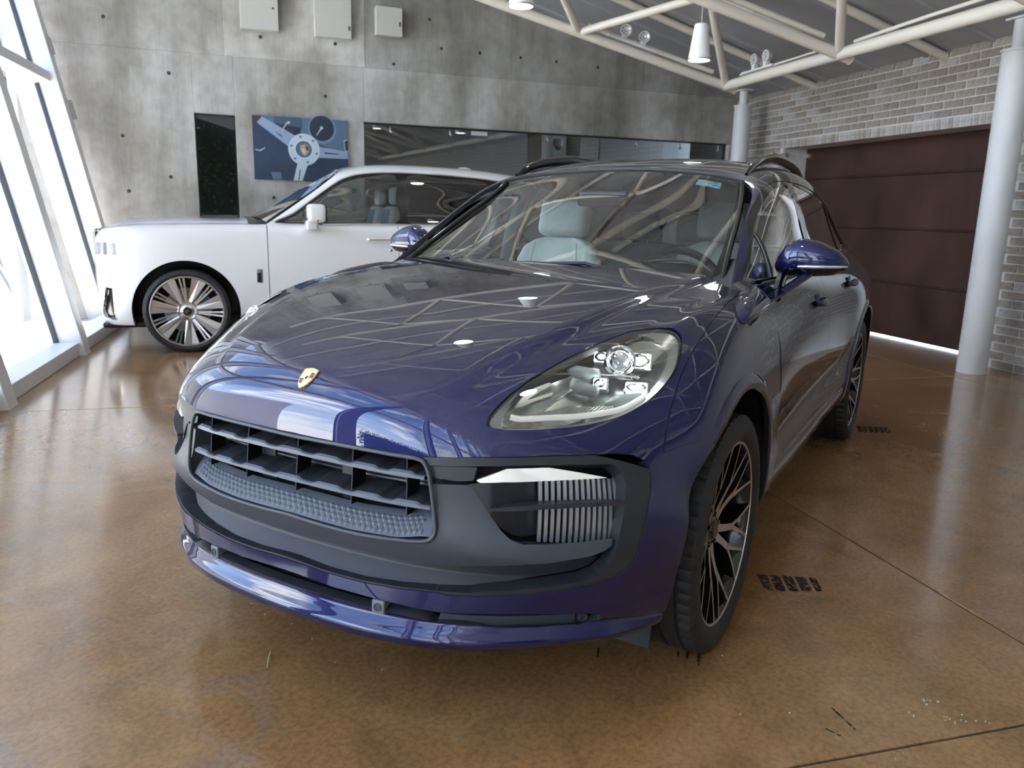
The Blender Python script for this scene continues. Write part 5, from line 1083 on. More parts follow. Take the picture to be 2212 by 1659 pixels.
# ---------------- headlamps
hl_dark=mat('lamp_bowl',(.34,.35,.34),.25,.8); hl_sil=mat('lamp_bezel',(.46,.47,.46),.38,.7); hl_chr=mat('lamp_chrome',(.80,.82,.83),.07,1.); hl_on=mat('lamp_led',(1,1,1),.3,emit=((.93,.97,1.),7.)); hl_wht=mat('lamp_guide',(.80,.81,.79),.25,emit=((1,1,.95),.12))
hl_clear=thin_glass('lamp_inner_lens',(.9,.95,.97),2.2,.02)
for my in (False,True):
    s_=-1 if my else 1; HR=(2.2,8.6,9.5,14.6); hr=(200,170)
    H=panel('headlamp_lens',front,HR,hr,lambda U,Vv,P: pol(U,Vv,T_HL)-.0025,lens_glass,car,off=0,thick=.0,mirror_y=my)
    panel('lamp_gasket',front,HR,hr,lambda U,Vv,P: np.minimum(pol(U,Vv,T_HL)+.004,-pol(U,Vv,T_HL)+.004),black,H,off=.006,thick=.02,mirror_y=my)
    panel('lamp_bezel',front,HR,hr,lambda U,Vv,P: np.minimum(pol(U,Vv,T_HL)+.004,-pol(U,Vv,T_HINN)),hl_sil,H,off=lambda U,Vv,P: .008+.7*np.clip(pol(U,Vv,T_HL),0,.05),thick=.03,mirror_y=my)
    panel('lamp_bowl',front,HR,hr,lambda U,Vv,P: pol(U,Vv,T_HL)-.008,hl_dark,H,off=lambda U,Vv,P: .030+1.1*np.clip(pol(U,Vv,T_HINN),0,.06),thick=.0,mirror_y=my)
    def fr_at(v,u,o):
        p,n_=front.ev(np.array(v),np.array(u),True); p=p-o*n_; p=p*[1,s_,1]; n_=n_*[1,s_,1]; fwd=n_*.6+V(1,.15*s_,.1); fwd/=np.linalg.norm(fwd); x=np.cross(UPZ,fwd); x/=np.linalg.norm(x); return p,frame(x,np.cross(fwd,x),fwd)
    for k,(v,u) in enumerate(T_HLED):
        p,R=fr_at(v,u,.030 if k!=1 else .020); w_,h_=((.036,.028),(.062,.040),(.034,.026),(.056,.026))[k]
        q=Matrix.LocRotScale(Vector(p),Matrix(R.tolist()).to_quaternion(),None)
        o=MB().box((0,0,-.02),(w_+.010,h_+.010,.036)).obj('led_module',hl_chr,H,bevel=.006,fix=True); o.matrix_world=q
        o2=MB().box((0,0,.0),(w_,h_,.006)).obj('led_face',hl_on,o,bevel=.003,fix=True); o2.matrix_world=q
        o3=MB().lathe([(.0001,.018),(.014,.015),(.022,.006),(.024,0)],24).obj('led_lens',hl_clear,o,smooth=60); o3.matrix_world=Matrix.LocRotScale(Vector(p)+Vector(R[:,2])*.004,Matrix(R.tolist()).to_quaternion(),Vector((w_/.05,h_/.05,1)))
    v,u=T_HPROJ[0]; p,R=fr_at(v,u,.020); q=Matrix.LocRotScale(Vector(p),Matrix(R.tolist()).to_quaternion(),None)
    o=MB().lathe([(.040,-.03),(.044,-.005),(.043,.006),(.036,.010),(.034,.002)],36).obj('projector_ring',hl_chr,H,smooth=50); o.matrix_world=q
    o=MB().lathe([(.0001,.022),(.015,.019),(.027,.010),(.034,-.004)],36).obj('projector_lens',hl_clear,H,smooth=80); o.matrix_world=q
    o=MB().lathe([(.0001,-.028),(.034,-.024)],30).obj('projector_back',hl_dark,H); o.matrix_world=q
    o=MB().box((0,-.043,-.004),(.11,.006,.03)).obj('module_shelf',hl_chr,H,bevel=.002,fix=True); o.matrix_world=q
    for k,(v,u) in enumerate(T_HTUBE):
        p,R=fr_at(v,u,.04); ax=V(-.35,.80*s_,-.12) if k<2 else V(-.55,.6*s_,.12); ax/=np.linalg.norm(ax); L0=(.075,.06,.09)[k]
        MB().tube([p-ax*L0*.6,p-ax*L0*.3,p+ax*L0*.5,p+ax*L0*.6],[.004,.017,.017,.006],20).obj('light_tube',mat('frosted_tube',(.42,.48,.48),.30,0,.5),H,smooth=50)
    pts=[front.ev(np.array(a),np.array(b),True) for a,b in cr_open(T_HDRL,6)]
    MB().tube([(p-.020*n_)*[1,s_,1] for p,n_ in pts],.0075,10).obj('light_guide',hl_wht,H,smooth=60)
    panel('light_ribs',front,HR,(220,240),lambda U,Vv,P: pol(U,Vv,T_HRIB,False),hl_sil,H,off=lambda U,Vv,P: .026+.006*np.abs(((Vv*16+U*3)%1)-.5),thick=.006,mirror_y=my)
    panel('lamp_fin',front,HR,hr,lambda U,Vv,P: pol(U,Vv,T_HFIN,False),hl_sil,H,off=.022,thick=.012,mirror_y=my)
    # lettering
    tc_=bpy.data.curves.new('lamp_lettering','FONT'); tc_.body='PORSCHE'; tc_.size=.0125; tc_.extrude=.0003; tc_.space_character=1.1; tc_.materials.append(mat('lettering_white',(.75,.78,.78),.4))
    to=txt_mesh('lamp_lettering',tc_); link(to,H)
    a=fpt(T_HTXT[0][0],T_HTXT[0][1],.0195)*[1,s_,1]; b=fpt(T_HTXT[1][0],T_HTXT[1][1],.0195)*[1,s_,1]
    if my: a,b=b,a
    n_=front.ev(np.array(T_HTXT[0][0]),np.array(T_HTXT[0][1]),True)[1]*[1,s_,1]; x=(b-a)/np.linalg.norm(b-a); y=np.cross(n_,x); y/=np.linalg.norm(y); 
    to.matrix_world=Matrix.LocRotScale(Vector(a),Matrix(frame(x,y,np.cross(x,y)).tolist()).to_quaternion(),None)
# ---------------- wheels
def tyre_mesh(w,R,rr,name,parent,notches=62):
    hw=w/2; prof=[]  # (r,h)
    prof=[(rr+.004,-hw*.80),(rr+.02,-hw*.93),(R*.5+rr*.5,-hw*1.0),(R-.028,-hw*.985),(R-.012,-hw*.93)]
    n_side=len(prof)
    hs=[-.86,-.62,-.60,-.56,-.54,-.22,-.20,-.16,-.14,.14,.16,.20,.22,.54,.56,.60,.62,.86]; dp=[0,0,1,1,0,0,1,1,0,0,1,1,0,0,1,1,0,0]
    tread=[(R-.0035*abs(h)**3-(.007 if d else 0),h*hw) for h,d in zip(hs,dp)]
    prof=prof+tread+[(r,-h) for r,h in prof[::-1]]
    n=notches*4; G=[]
    for (r,h) in prof:
        row=[]
        for k in range(n):
            a=2*PI*k/n; q=r
            sh=abs(h)/hw
            if sh>.60 and r>R-.03 and k%4==0: q=r-.006
            if .24<sh<.54 and r>R-.006 and (k+int(h*100))%8==0: q=r-.004
            row.append((q*math.cos(a+.10*(h/hw if abs(h)<hw*.7 else .7*np.sign(h))),h,-q*math.sin(a+.10*(h/hw if abs(h)<hw*.7 else .7*np.sign(h)))))
        G.append(row)
    return MB().grid(np.array(G),wrap=True,flip=False).obj(name,rubber,parent,smooth=35,fix=True)
def spoke(path,wid,th,parent):
    """path [(r,ang,y)], wid list: black body + machined face"""
    P=[V(r*math.cos(a),y,r*math.sin(a)) for r,a,y in path]; m=len(P); top=[];bot=[];face=[]
    for i in range(m):
        t=P[min(i+1,m-1)]-P[max(i-1,0)]; t/=np.linalg.norm(t); s=np.cross(V(0,1,0),t); s/=np.linalg.norm(s); w_=wid[i]/2
        top.append([P[i]-s*w_,P[i]+s*w_]); bot.append([P[i]-s*w_*.75+V(0,-th,0),P[i]+s*w_*.75+V(0,-th,0)]); face.append([P[i]-s*w_*.93+V(0,.0008,0),P[i]+s*w_*.93+V(0,.0008,0)])
    G=np.array([[b[0],t[0],t[1],b[1]] for b,t in zip(bot,top)])
    o=MB().grid(G,wrap=True).obj('spoke',blackalloy,parent,fix=True)
    MB().grid(np.array(face)).obj('spoke_face',alloy,o,fix=True)
def make_wheel(w):
    Wh=empty('wheel',(0,0,0),0,parent=car)
    R,rr=.368,.270; y1=w/2
    tyre_mesh(w,R,rr,'tyre',Wh)
    yl=y1-.014
    MB().lathe([(.284,yl-.010),(.2845,yl-.002),(.282,yl),(.2765,yl-.001),(.2755,yl-.004)],96,'y').obj('rim_lip',alloy,Wh,smooth=40)
    MB().lathe([(.284,yl-.008),(.2755,yl-.003),(.268,yl-.020),(.262,yl-.06),(.256,-y1*.2),(.262,-y1*.85),(.275,-y1*.9)],96,'y').obj('rim_barrel',blackalloy,Wh,smooth=50)
    MB().lathe([(.0001,-.03),(.262,-.03)],64,'y').obj('barrel_back',black,Wh)
    sp=empty('spokes',(0,0,0),0,parent=Wh)
    for k in range(5):
        f=2*PI*k/5+PI/2
        for s in (1,-1):
            D=math.radians
            spoke([(.045,f+s*D(16),yl-.050),(.085,f+s*D(11.5),yl-.044),(.125,f+s*D(12),yl-.034),(.160,f+s*D(13.5),yl-.024)],[.034,.026,.024,.026],.035,sp)
            spoke([(.150,f+s*D(12.5),yl-.026),(.185,f+s*D(10.2),yl-.019),(.225,f+s*D(7.5),yl-.012),(.2765,f+s*D(5.2),yl-.0045)],[.017,.0125,.010,.010],.030,sp)
            spoke([(.150,f+s*D(14.5),yl-.026),(.185,f+s*D(19.0),yl-.019),(.225,f+s*D(23.0),yl-.012),(.2765,f+s*D(26.8),yl-.0045)],[.017,.0125,.010,.010],.030,sp)
    MB().lathe([(.0001,yl-.040),(.030,yl-.041),(.034,yl-.046),(.058,yl-.050),(.066,yl-.062),(.066,yl-.10)],48,'y').obj('hub',blackalloy,Wh,smooth=40)
    MB().lathe([(.0001,yl-.037),(.026,yl-.0385),(.028,yl-.042)],32,'y').obj('centre_cap',mat('cap_dark',(.05,.05,.055),.25,.5),Wh,smooth=50)
    for k in range(5):
        a=2*PI*(k+.5)/5+PI/2; MB().tube([(.050*math.cos(a),yl-.06,.050*math.sin(a)),(.050*math.cos(a),yl-.042,.050*math.sin(a))],.0085,8).obj('wheel_bolt',blackalloy,Wh)
    MB().lathe([(.06,-.012),(.178,-.012),(.178,.010),(.06,.010)],64,'y',closed=True).obj('brake_disc',mat('disc_steel',(.35,.35,.35),.35,.9),Wh,smooth=30)
    MB().box((.16*math.cos(2.6),.012,.16*math.sin(2.6)),(.075,.075,.17),Ry(-2.6+PI/2+PI/2)).obj('brake_caliper',mat('caliper_grey',(.18,.19,.20),.35,.3),Wh,bevel=.01,fix=True)
    return Wh
wf=make_wheel(.262); wf.location=(0,.815,.365); wf.rotation_euler=(0,math.radians(28),0)
wr_=make_wheel(.285); wr_.location=(-2.807,.812,.365); wr_.rotation_euler=(0,math.radians(55),0)
for src,x,y in ((wf,0,-.815),(wr_,-2.807,-.812)):
    c=copy_tree(src,car); c.location=(x,y,.365); c.rotation_euler=(0,0,PI)
# wheel wells, underbody, splash guard
for x in (0,-2.807):
    for s_ in (1,-1):
        A=np.radians(np.linspace(-4,178,40)); G=np.array([[(x+.450*math.cos(a),s_*y-s_*(.05*max(0,math.cos(a)) if y>.9 else 0),.365+.450*math.sin(a)) for y in (.50,.70,.925)] for a in A])
        MB().grid(G).obj('wheel_well',black,car)
        MB().obox(V(x-.5,s_*.49,.2),V(1.,0,0),V(0,s_*.01,0),V(0,0,.75)).obj('well_wall',black,car,fix=True)
MB().box((-1.45,0,.235),(4.0,1.30,.03)).obj('underbody',black,car); MB().box((.50,0,.245),(.55,1.05,.02)).obj('underbody',black,car)
for s_ in (1,-1): MB().obox(V(.36,s_*.66,.13),V(.012,0,0),V(0,s_*.17,0),V(-.02,0,.14)).obj('air_deflector',mat('deflector',(.03,.033,.038),.6),car,fix=True)
MB().box((-1.9,0,.62),(2.6,1.62,.7)).obj('cabin_floor',black,car)
# ---------------- door mirrors
for s_ in (1,-1):
    my=s_<0
    # housing: superellipsoid-like loft along y
    ys_=np.linspace(0,1,22); G=[]
    for t in ys_:
        y=.815+.262*t
        e=(1-abs(2*t-1)**2.6)**.5 if 0<t<1 else .02
        zt=np.interp(t,[0,.15,.35,.6,.85,1],[1.150,1.215,1.240,1.228,1.196,1.160]); zb=np.interp(t,[0,.1,.4,.8,1],[1.118,1.102,1.098,1.108,1.135])
        if t in (0,1): zt=zb=(zt+zb)/2; 
        xm=-.865-.035*t; dx=.070*max(.12,e)
        row=[]
        for a in np.linspace(0,2*PI,33)[:-1]:
            ca,sa=math.cos(a),math.sin(a); fx=abs(ca)**.8*np.sign(ca); fz=abs(sa)**.85*np.sign(sa)
            xx=xm+dx*fx*(1.0 if ca>0 else .72)
            row.append((xx,s_*y,(zt+zb)/2+(zt-zb)/2*fz))
        G.append(row)
    M_=MB().grid(np.array(G),wrap=True,flip=(s_<0)).obj('mirror_housing',blue,car,smooth=60,fix=True)
    # lower black shell
    G2=[[((p[0]+.865)*1.015-.865,p[1],p[2]-.004) if p[2]<1.128 else ((p[0]+.865)*.97-.865,p[1],1.128) for p in row] for row in G]
    MB().grid(np.array(G2),wrap=True,flip=(s_<0)).obj('mirror_lower_shell',gloss,M_,smooth=60,fix=True)
    # turn signal strip
    tp=[]
    for t in np.linspace(.36,.985,16):
        y=.815+.262*t; e=(1-abs(2*t-1)**2.6)**.5; xm=-.865-.035*t; tp.append((xm+.0705*max(.12,e)*.985,s_*y,1.133+.006*t))
    MB().tube(tp,[.0045]+[.0060]*13+[.005,.003],8).obj('turn_signal',mat('signal_lens',(.55,.56,.57),.12,.6),M_,smooth=60)
    MB().box((-.925,s_*.945,1.158),(.004,.16,.07)).obj('mirror_glass',chrome,M_,bevel=.02,fix=True)
    # arms
    def bar(p,q,w_,h):
        p,q=V(*p),V(*q); d=(q-p)/np.linalg.norm(q-p); x=V(1,0,0); x-=d*(x@d); x/=np.linalg.norm(x); y=np.cross(d,x); mb=MB()
        G=np.array([[c+x*sx_*w_/2+y*sy*h/2 for sx_,sy in ((1,.6),(.6,1),(-.6,1),(-1,.6),(-1,-.6),(-.6,-1),(.6,-1),(1,-.6))] for c in (p,q)]); mb.grid(G,wrap=True); mb.f+= [tuple(range(8)),tuple(range(8,16))]; return mb
    J=(-.72,s_*.862,1.033)
    bar(J,(-.86,s_*.85,1.108),.055,.028).obj('mirror_arm',blue,M_,fix=True,smooth=30)
    bar((-.715,s_*.862,1.028),(-.865,s_*.945,1.108),.055,.028).obj('mirror_arm',blue,M_,fix=True,smooth=30)
    bar((-.53,s_*.835,1.005),(-.73,s_*.868,1.036),.05,.034).obj('mirror_arm',blue,M_,fix=True,smooth=30)
    panel('mirror_foot',front,(0.62,4,10,16),(160,160),lambda U,Vv,P: pol(U,Vv,T_FOOT),blue,car,off=lambda U,Vv,P:-(.002+.038*(1-np.exp(-np.clip(pol(U,Vv,T_FOOT),0,1)/.024))),thick=.02,mirror_y=my)
# ---------------- interior
lea=mat('pale_leather',(.82,.86,.83),.5); noise_col(lea,[(.3,(.79,.83,.80)),(.7,(.86,.90,.87))],30,3,bump=.08,bump_scale=300)
dkt=mat('dark_trim',(.018,.019,.021),.6); hdl=mat('headliner',(.45,.47,.46),.9); seamm=mat('stitch',(.45,.48,.45),.6)
def rbox(c,size,r,R=None,n=3):
    me=bpy.data.meshes.new('x'); bm=bmesh.new(); bmesh.ops.create_cube(bm,size=1.)
    for v in bm.verts: v.co=Vector((v.co.x*size[0],v.co.y*size[1],v.co.z*size[2]))
    bmesh.ops.bevel(bm,geom=bm.edges[:],offset=r,segments=n+2,affect='EDGES',profile=.6); bm.normal_update()
    R=np.eye(3) if R is None else R; vs=[R@np.array(v.co)+V(*c) for v in bm.verts]; fs=[tuple(v.index for v in f.verts) for f in bm.faces]; bm.free(); bpy.data.meshes.remove(me)
    m=MB(); m.add(vs,fs); return m
def seat(x,y,nm,wd=.50,front_=True):
    S_=empty(nm,(x,y,.0),0,parent=car); t=Ry(math.radians(-14))
    if front_:
        # backrest with flared shoulders
        G=[];
        for zz,hw,dp in ((.55,.235,.07),(.72,.235,.075),(.88,.235,.072),(1.0,.232,.066),(1.08,.222,.060),(1.14,.195,.052),(1.175,.14,.042),(1.19,.09,.02)):
            xo=-.25*(zz-.55)*1.0+.16; row=[]
            for a in np.linspace(0,2*PI,33)[:-1]:
                ca,sa=math.cos(a),math.sin(a); fy=abs(sa)**.55*np.sign(sa)*hw; fx=abs(ca)**.7*np.sign(ca)*dp
                wing=.035*max(0,abs(fy)/hw-.55)/.45 if ca>0 else 0
                row.append((xo+fx+wing,fy,zz))
            G.append(row)
        mb=MB().grid(np.array(G),wrap=True); mb.f.append(tuple(range(7*32,8*32))); B_k=mb.obj('backrest',lea,S_,smooth=60,fix=True)
        for s in (1,-1):
            MB().tube([(.16-.25*(z-.55)+.073+.004,s*yy,z) for z,yy in ((.60,.135),(.8,.14),(1.0,.135),(1.10,.125),(1.165,.115))],.0022,6).obj('seam',seamm,B_k,smooth=60)
        H_=rbox((-.015,0,1.285),(.105,.265,.185),.045,t).obj('headrest',lea,S_,smooth=60)
        H_.location=(0,0,0)
        H_.matrix_local=Matrix.Translation((.31,0,.03)) if False else Matrix.Translation((0,0,0))
        for s in (1,-1): MB().tube([(.0,s*.065,1.15),(.005,s*.065,1.23)],.006,8).obj('headrest_post',chrome,S_,smooth=60)
        rbox((.30,0,.50),(.52,.50,.16),.05).obj('cushion',lea,S_,smooth=60)
    else:
        rbox((0,0,.86),(.14,1.30,.56),.05,Ry(math.radians(-12))).obj('bench_back',lea,S_,smooth=60)
        for yy in (-.36,0.,.36):
            rbox((-.06,yy,1.24),(.09,.23,.17),.04).obj('headrest',lea,S_,smooth=60)
            for s in (1,-1): MB().tube([(-.05,yy+s*.05,1.10),(-.055,yy+s*.05,1.18)],.006,8).obj('headrest_post',chrome,S_,smooth=60)
        for yy in (-.19,.19): MB().box((.085,yy,.90),(.004,.004,.40),Ry(math.radians(-12))).obj('seam',seamm,S_)
    return S_
seat(-1.38,-.355,'front_seat'); seat(-1.62,.40,'front_seat'); seat(-2.42,0,'rear_bench',front_=False)
# dashboard
G=[]
for y in np.linspace(-.72,.72,49):
    bn=.070*math.exp(-((y-.385)/.20)**4)+.012*math.exp(-((y+.1)/.06)**2)*0
    xf=-.50-.10*(y/.72)**2
    G.append([(xf,y,1.045),(xf-.12,y,1.052+bn*.15),(xf-.24,y,1.056+bn*.7),(xf-.33,y,1.052+bn),(xf-.385,y,1.035+bn*.95),(xf-.40,y,1.0+bn*.4),(xf-.40,y,.85),(xf-.36,y,.7)])
MB().grid(np.array(G)).obj('dashboard',dkt,car,smooth=50)
MB().tube([(-.89-.10*(.385/.72)**2,.385+.21*math.sin(a),1.015+.115*math.cos(a)) for a in np.radians(np.linspace(-75,75,24))],.006,8).obj('binnacle_edge',mat('binnacle_edge',(.10,.105,.11),.4),car,smooth=60)
MB().lathe([(.0001,.05),(.035,.045),(.045,.02),(.047,0)],28).obj('dash_clock',dkt,car,smooth=60).matrix_world=Matrix.LocRotScale(Vector((-.80,0,1.05)),None,None)
sw_R=Ry(math.radians(-66)); stw=empty('steering_wheel',(-1.02,.40,1.0),0,parent=car)
ring=[sw_R@V(.185*math.cos(a),.185*math.sin(a),0) for a in np.linspace(0,2*PI,49)[:-1]]
MB().tube(ring,.0155,12,closed=True).obj('rim',dkt,stw,smooth=60)
for a in (0,PI,PI*1.5): MB().tube([sw_R@V(.05*math.sin(a),.05*math.cos(a),-.01),sw_R@V(.18*math.sin(a)*1,.18*math.cos(a),0)],.014,10).obj('wheel_spoke',mat('spoke_silver',(.3,.3,.31),.35,.6),stw,smooth=60)
MB().lathe([(.0001,.025),(.05,.02),(.065,.0),(.06,-.02)],28).obj('airbag_hub',dkt,stw,smooth=50).matrix_local=Matrix(sw_R.tolist()).to_4x4()
# headliner, pillars, rear view mirror, camera shroud
P,_=green.ev(*np.meshgrid(np.linspace(.3,7.5,30),np.linspace(4.2,7.8,20),indexing='ij'),True); MB().grid(P-V(0,0,.035)).obj('headliner',hdl,car,smooth=60)
for s_ in (1,-1):
    MB().tube([(-1.50,s_*.78,.95),(-1.50,s_*.735,1.2),(-1.52,s_*.66,1.44)],.035,10).obj('pillar_cover',mat('pillar_grey',(.30,.33,.33),.7),car,smooth=60)
    MB().obox(V(-.75,s_*.76,.75),V(-.85,0,0),V(0,s_*.03,0),V(0,0,.31)).obj('door_card',lea,car,fix=True)
    MB().obox(V(-1.75,s_*.76,.75),V(-.6,0,0),V(0,s_*.03,0),V(0,0,.33)).obj('door_card',lea,car,fix=True)
    MB().tube([(-2.35,s_*.72,1.1),(-2.5,s_*.66,1.3),(-2.6,s_*.6,1.42)],.06,10).obj('pillar_cover',MATS['pillar_grey'],car,smooth=60)
rbox((-.99,.03,1.375),(.035,.235,.065),.015,Ry(math.radians(-8))).obj('rear_view_mirror',mat('mirror_shell',(.05,.053,.055),.25),car,smooth=50)
def wq(t,s,o): p,n_=wind.ev(np.array(float(t)),np.array(float(s)),True); return p+o*n_   # n points inwards
shp=[(3.86,2.05),(3.86,3.95),(3.35,3.72),(3.30,3.45),(3.02,3.36),(2.96,3.0),(3.02,2.64),(3.30,2.55),(3.35,2.28)]
MB().add([wq(a,b,.006) for a,b in shp]+[wq(a,b,.045) for a,b in shp],[tuple(range(9)),tuple(range(9,18))[::-1]]+[(i,(i+1)%9,9+(i+1)%9,9+i) for i in range(9)]).obj('camera_shroud',mat('shroud',(.03,.028,.028),.5),car,fix=True)
# sticker (upper corner, driver side): blue and pale with a white strip
def sticker(t0,t1,s0,s1,o,nm,m,par):
    P=np.array([[wq(t,s,o) for s in np.linspace(s0,s1,6)] for t in np.linspace(t0,t1,4)]); return MB().grid(P).obj(nm,m,par,smooth=180)
_ST=sticker(3.42,3.74,4.86,5.46,.0035,'windscreen_sticker',mat('sticker_blue',(.16,.45,.80),.5),car)
noise_col(MATS['sticker_blue'],[(.35,(.08,.34,.80)),(.5,(.30,.65,.90)),(.62,(.80,.88,.75))],26,2)
sticker(3.48,3.54,5.08,5.26,.003,'sticker_strip',mat('sticker_white',(.82,.84,.86),.5),_ST); sticker(3.58,3.63,4.98,5.40,.003,'sticker_lettering',mat('sticker_yellow',(.62,.62,.30),.5),_ST)
# dash plate seen through the glass
MB().box((-.66,.60,1.062),(.012,.10,.003)).obj('vin_plate',mat('vin_plate',(.45,.55,.55),.4),car)
# ================================================================== WHITE CAR
wcar=empty('white_luxury_suv',tuple(WAX),math.radians(-40),'large white luxury sport utility car parked side on behind the blue car','car')
wpaint=mat('white_paint',(.80,.81,.82),.28,0,1.,coat_rough=.02); wchr=mat('polished_metal',(.80,.80,.81),.10,1.); wblk=mat('trim_black',(.010,.010,.011),.25)
OUT=[(.715,0),(.715,.28),(.708,.52),(.685,.72),(.62,.86),(.50,.94),(.32,.975),(.05,.985),(-.4,.988),(-.9,.99),(-1.5,.99),(-2.1,.99),(-2.7,.99),(-3.2,.987),(-3.65,.97),(-3.98,.935),(-4.16,.86),(-4.26,.68),(-4.29,.4),(-4.29,0)]
def ztop(x): return float(np.interp(x,[-4.3,-3.5,-2.2,-.78,.0,.45,.66,.72],[1.13,1.165,1.165,1.152,1.142,1.118,1.095,1.085]))
ROWS=[(0,.085),(.035,.035),(.10,.008)]
LOWS=[(.86,0.),(.66,-.002),(.50,.0),(.38,.012),(.29,.035),(.235,.075)]
D=[]
for i,(x,y) in enumerate(OUT):
    a=np.array(OUT[max(i-1,0)]); b=np.array(OUT[min(i+1,len(OUT)-1)]); t=(b-a)/np.linalg.norm(b-a); n=np.array([-t[1],t[0]]); 
    if n@np.array([x+1.5,y*2.2])<0: n=-n
    if y==0: n=np.array([1.,0]) if x>0 else np.array([-1.,0])
    zt=ztop(x); col=[]
    for dz,ins in ROWS: p=np.array([x,y])-n*ins; col.append((p[0],p[1],zt-dz))
    for z,ins in LOWS: p=np.array([x,y])-n*ins; col.append((p[0],p[1],z))
    D.append(col)
wside=Surf(np.array(D),.004,.004)
WR=(0,19,0,8)
warch=lambda P,cx,r=.455: np.hypot(P[...,0]-cx,P[...,2]-.372)-r
C1,C2=-.045,-3.13
G_=lambda x0:(lambda P:P[...,0]-x0)
hlx=lambda P: np.minimum.reduce([P[...,0]-.50,.975-P[...,2],P[...,2]-.868,P[...,1]-.60])
vnt=lambda P: np.minimum.reduce([P[...,0]-.545,.585-P[...,2],P[...,2]-.305,P[...,1]-.66,(.60-P[...,0])*2.0+(.62-P[...,2])*.55])
def wp(name,fld,m,off=0.,thick=.02,res=(420,110),**k):
    out=[]
    for my in (False,True): out.append(panel(name,wside,WR,res,lambda U,Vv,P: fld(P),m,wcar,off=off,thick=thick,sign=WSG,mirror_y=my,**k))
    return out
_p,_n=wside.ev(np.array([9.]),np.array([3.]),True); WSG=1 if _n[0,1]>0 else -1
wp('front_wing',lambda P: np.minimum.reduce([P[...,0]+.757,warch(P,C1),-hlx(P),-vnt(P),P[...,2]-.25,np.maximum(P[...,1]-.44,.44-P[...,2]*1.)]),wpaint)
wd1=wp('door',lambda P: np.minimum.reduce([-.763-P[...,0],P[...,0]+1.967,P[...,2]-.30]),wpaint)
wp('rear_door',lambda P: np.minimum.reduce([-1.973-P[...,0],P[...,0]+2.95,P[...,2]-.30,warch(P,C2)]),wpaint)
wp('rear_wing',lambda P: np.minimum.reduce([-2.956-P[...,0],warch(P,C2),P[...,2]-.25]),wpaint)
wp('sill',lambda P: np.minimum.reduce([-.40-P[...,0],P[...,0]+2.8,.295-P[...,2],warch(P,C1),warch(P,C2)]),wblk)
wp('headlamp',hlx,mat('lamp_smoke',(.35,.36,.37),.06,.5,.8),off=.012)
wp('lamp_edge',lambda P: np.minimum(hlx(P)+.004,.003-hlx(P)),wchr,off=.004,thick=.02)
wp('side_vent',vnt,wblk,off=.035); wp('vent_trim',lambda P: np.minimum(vnt(P)+.006,.006-vnt(P)),wchr,off=-.002,thick=.03)
# lower valance
MB().box((.40,0,.235),(.55,1.55,.05)).obj('valance',wblk,wcar,bevel=.02,fix=True)
# front grille
gr=MB(); 
for y in np.linspace(-.40,.40,18): gr.box((.715,y,.78),(.05,.012,.56))
gro=MB().box((.705,0,.78),(.03,.86,.60)).obj('grille_back',wblk,wcar,bevel=.01,fix=True)
for y in np.linspace(-.40,.40,18): MB().box((.728,y,.78),(.03,.012,.55)).obj('grille_vane',wchr,gro,fix=True)
MB().box((.705,0,1.062),(.05,.86,.03)).obj('grille_top',wchr,gro,bevel=.008,fix=True)
# hood
G=[]
for y in np.linspace(-.90,.90,61):
    xf=float(np.interp(abs(y),[0,.5,.66,.81,.86,.90],[.632,.627,.618,.555,.47,.28])); row=[]
    for k in range(46):
        t=k/45; t=t*t*.35+t*.65; x=xf+(-.80-xf)*t; e=abs(y)/.905; fr=min(1,(xf-x)/.30)
        row.append((x,y,ztop(x)+.052*(1-e**3.0)*(1-(1-fr)**2.2)-.010*math.exp(-((abs(y)-.80)/.025)**2)*fr))
    G.append(row)
MB().grid(np.array(G),flip=False).obj('hood',wpaint,wcar,smooth=180,fix=True)
# greenhouse
WG=[[(-.755,.905,1.150),(-.90,.865,1.245),(-1.10,.80,1.385),(-1.29,.735,1.52),(-1.42,.675,1.625),(-1.50,.40,1.685),(-1.51,0,1.700)],
    [(-1.02,.915,1.154),(-1.12,.878,1.27),(-1.27,.822,1.41),(-1.42,.765,1.54),(-1.56,.69,1.662),(-1.66,.40,1.722),(-1.67,0,1.737)],
    [(-1.55,.92,1.158),(-1.58,.885,1.29),(-1.65,.835,1.43),(-1.72,.785,1.565),(-1.82,.70,1.695),(-1.92,.40,1.748),(-1.93,0,1.762)],
    [(-2.1,.92,1.162),(-2.1,.887,1.295),(-2.12,.84,1.44),(-2.14,.79,1.578),(-2.2,.70,1.705),(-2.26,.40,1.755),(-2.27,0,1.768)],
    [(-2.7,.915,1.165),(-2.7,.882,1.295),(-2.7,.835,1.435),(-2.7,.785,1.570),(-2.7,.695,1.695),(-2.72,.40,1.742),(-2.73,0,1.755)],
    [(-3.3,.90,1.168),(-3.28,.862,1.29),(-3.26,.815,1.42),(-3.24,.765,1.545),(-3.2,.675,1.665),(-3.2,.39,1.712),(-3.2,0,1.724)],
    [(-3.85,.86,1.165),(-3.78,.82,1.27),(-3.72,.77,1.38),(-3.66,.72,1.49),(-3.6,.63,1.60),(-3.6,.37,1.645),(-3.6,0,1.657)],
    [(-4.22,.78,1.15),(-4.13,.745,1.23),(-4.05,.70,1.315),(-3.98,.66,1.40),(-3.9,.58,1.50),(-3.9,.34,1.54),(-3.9,0,1.55)]]
wgreen=Surf(full2(WG),.004,.004)
DL=[(-.84,1.158),(-1.0,1.262),(-1.16,1.378),(-1.30,1.48),(-1.44,1.572),(-1.58,1.628),(-1.75,1.655),(-2.05,1.668),(-2.5,1.660),(-2.95,1.630),(-3.3,1.575),(-3.5,1.50),(-3.55,1.40),(-3.5,1.25),(-3.42,1.178),(-2.6,1.170),(-1.6,1.163)]
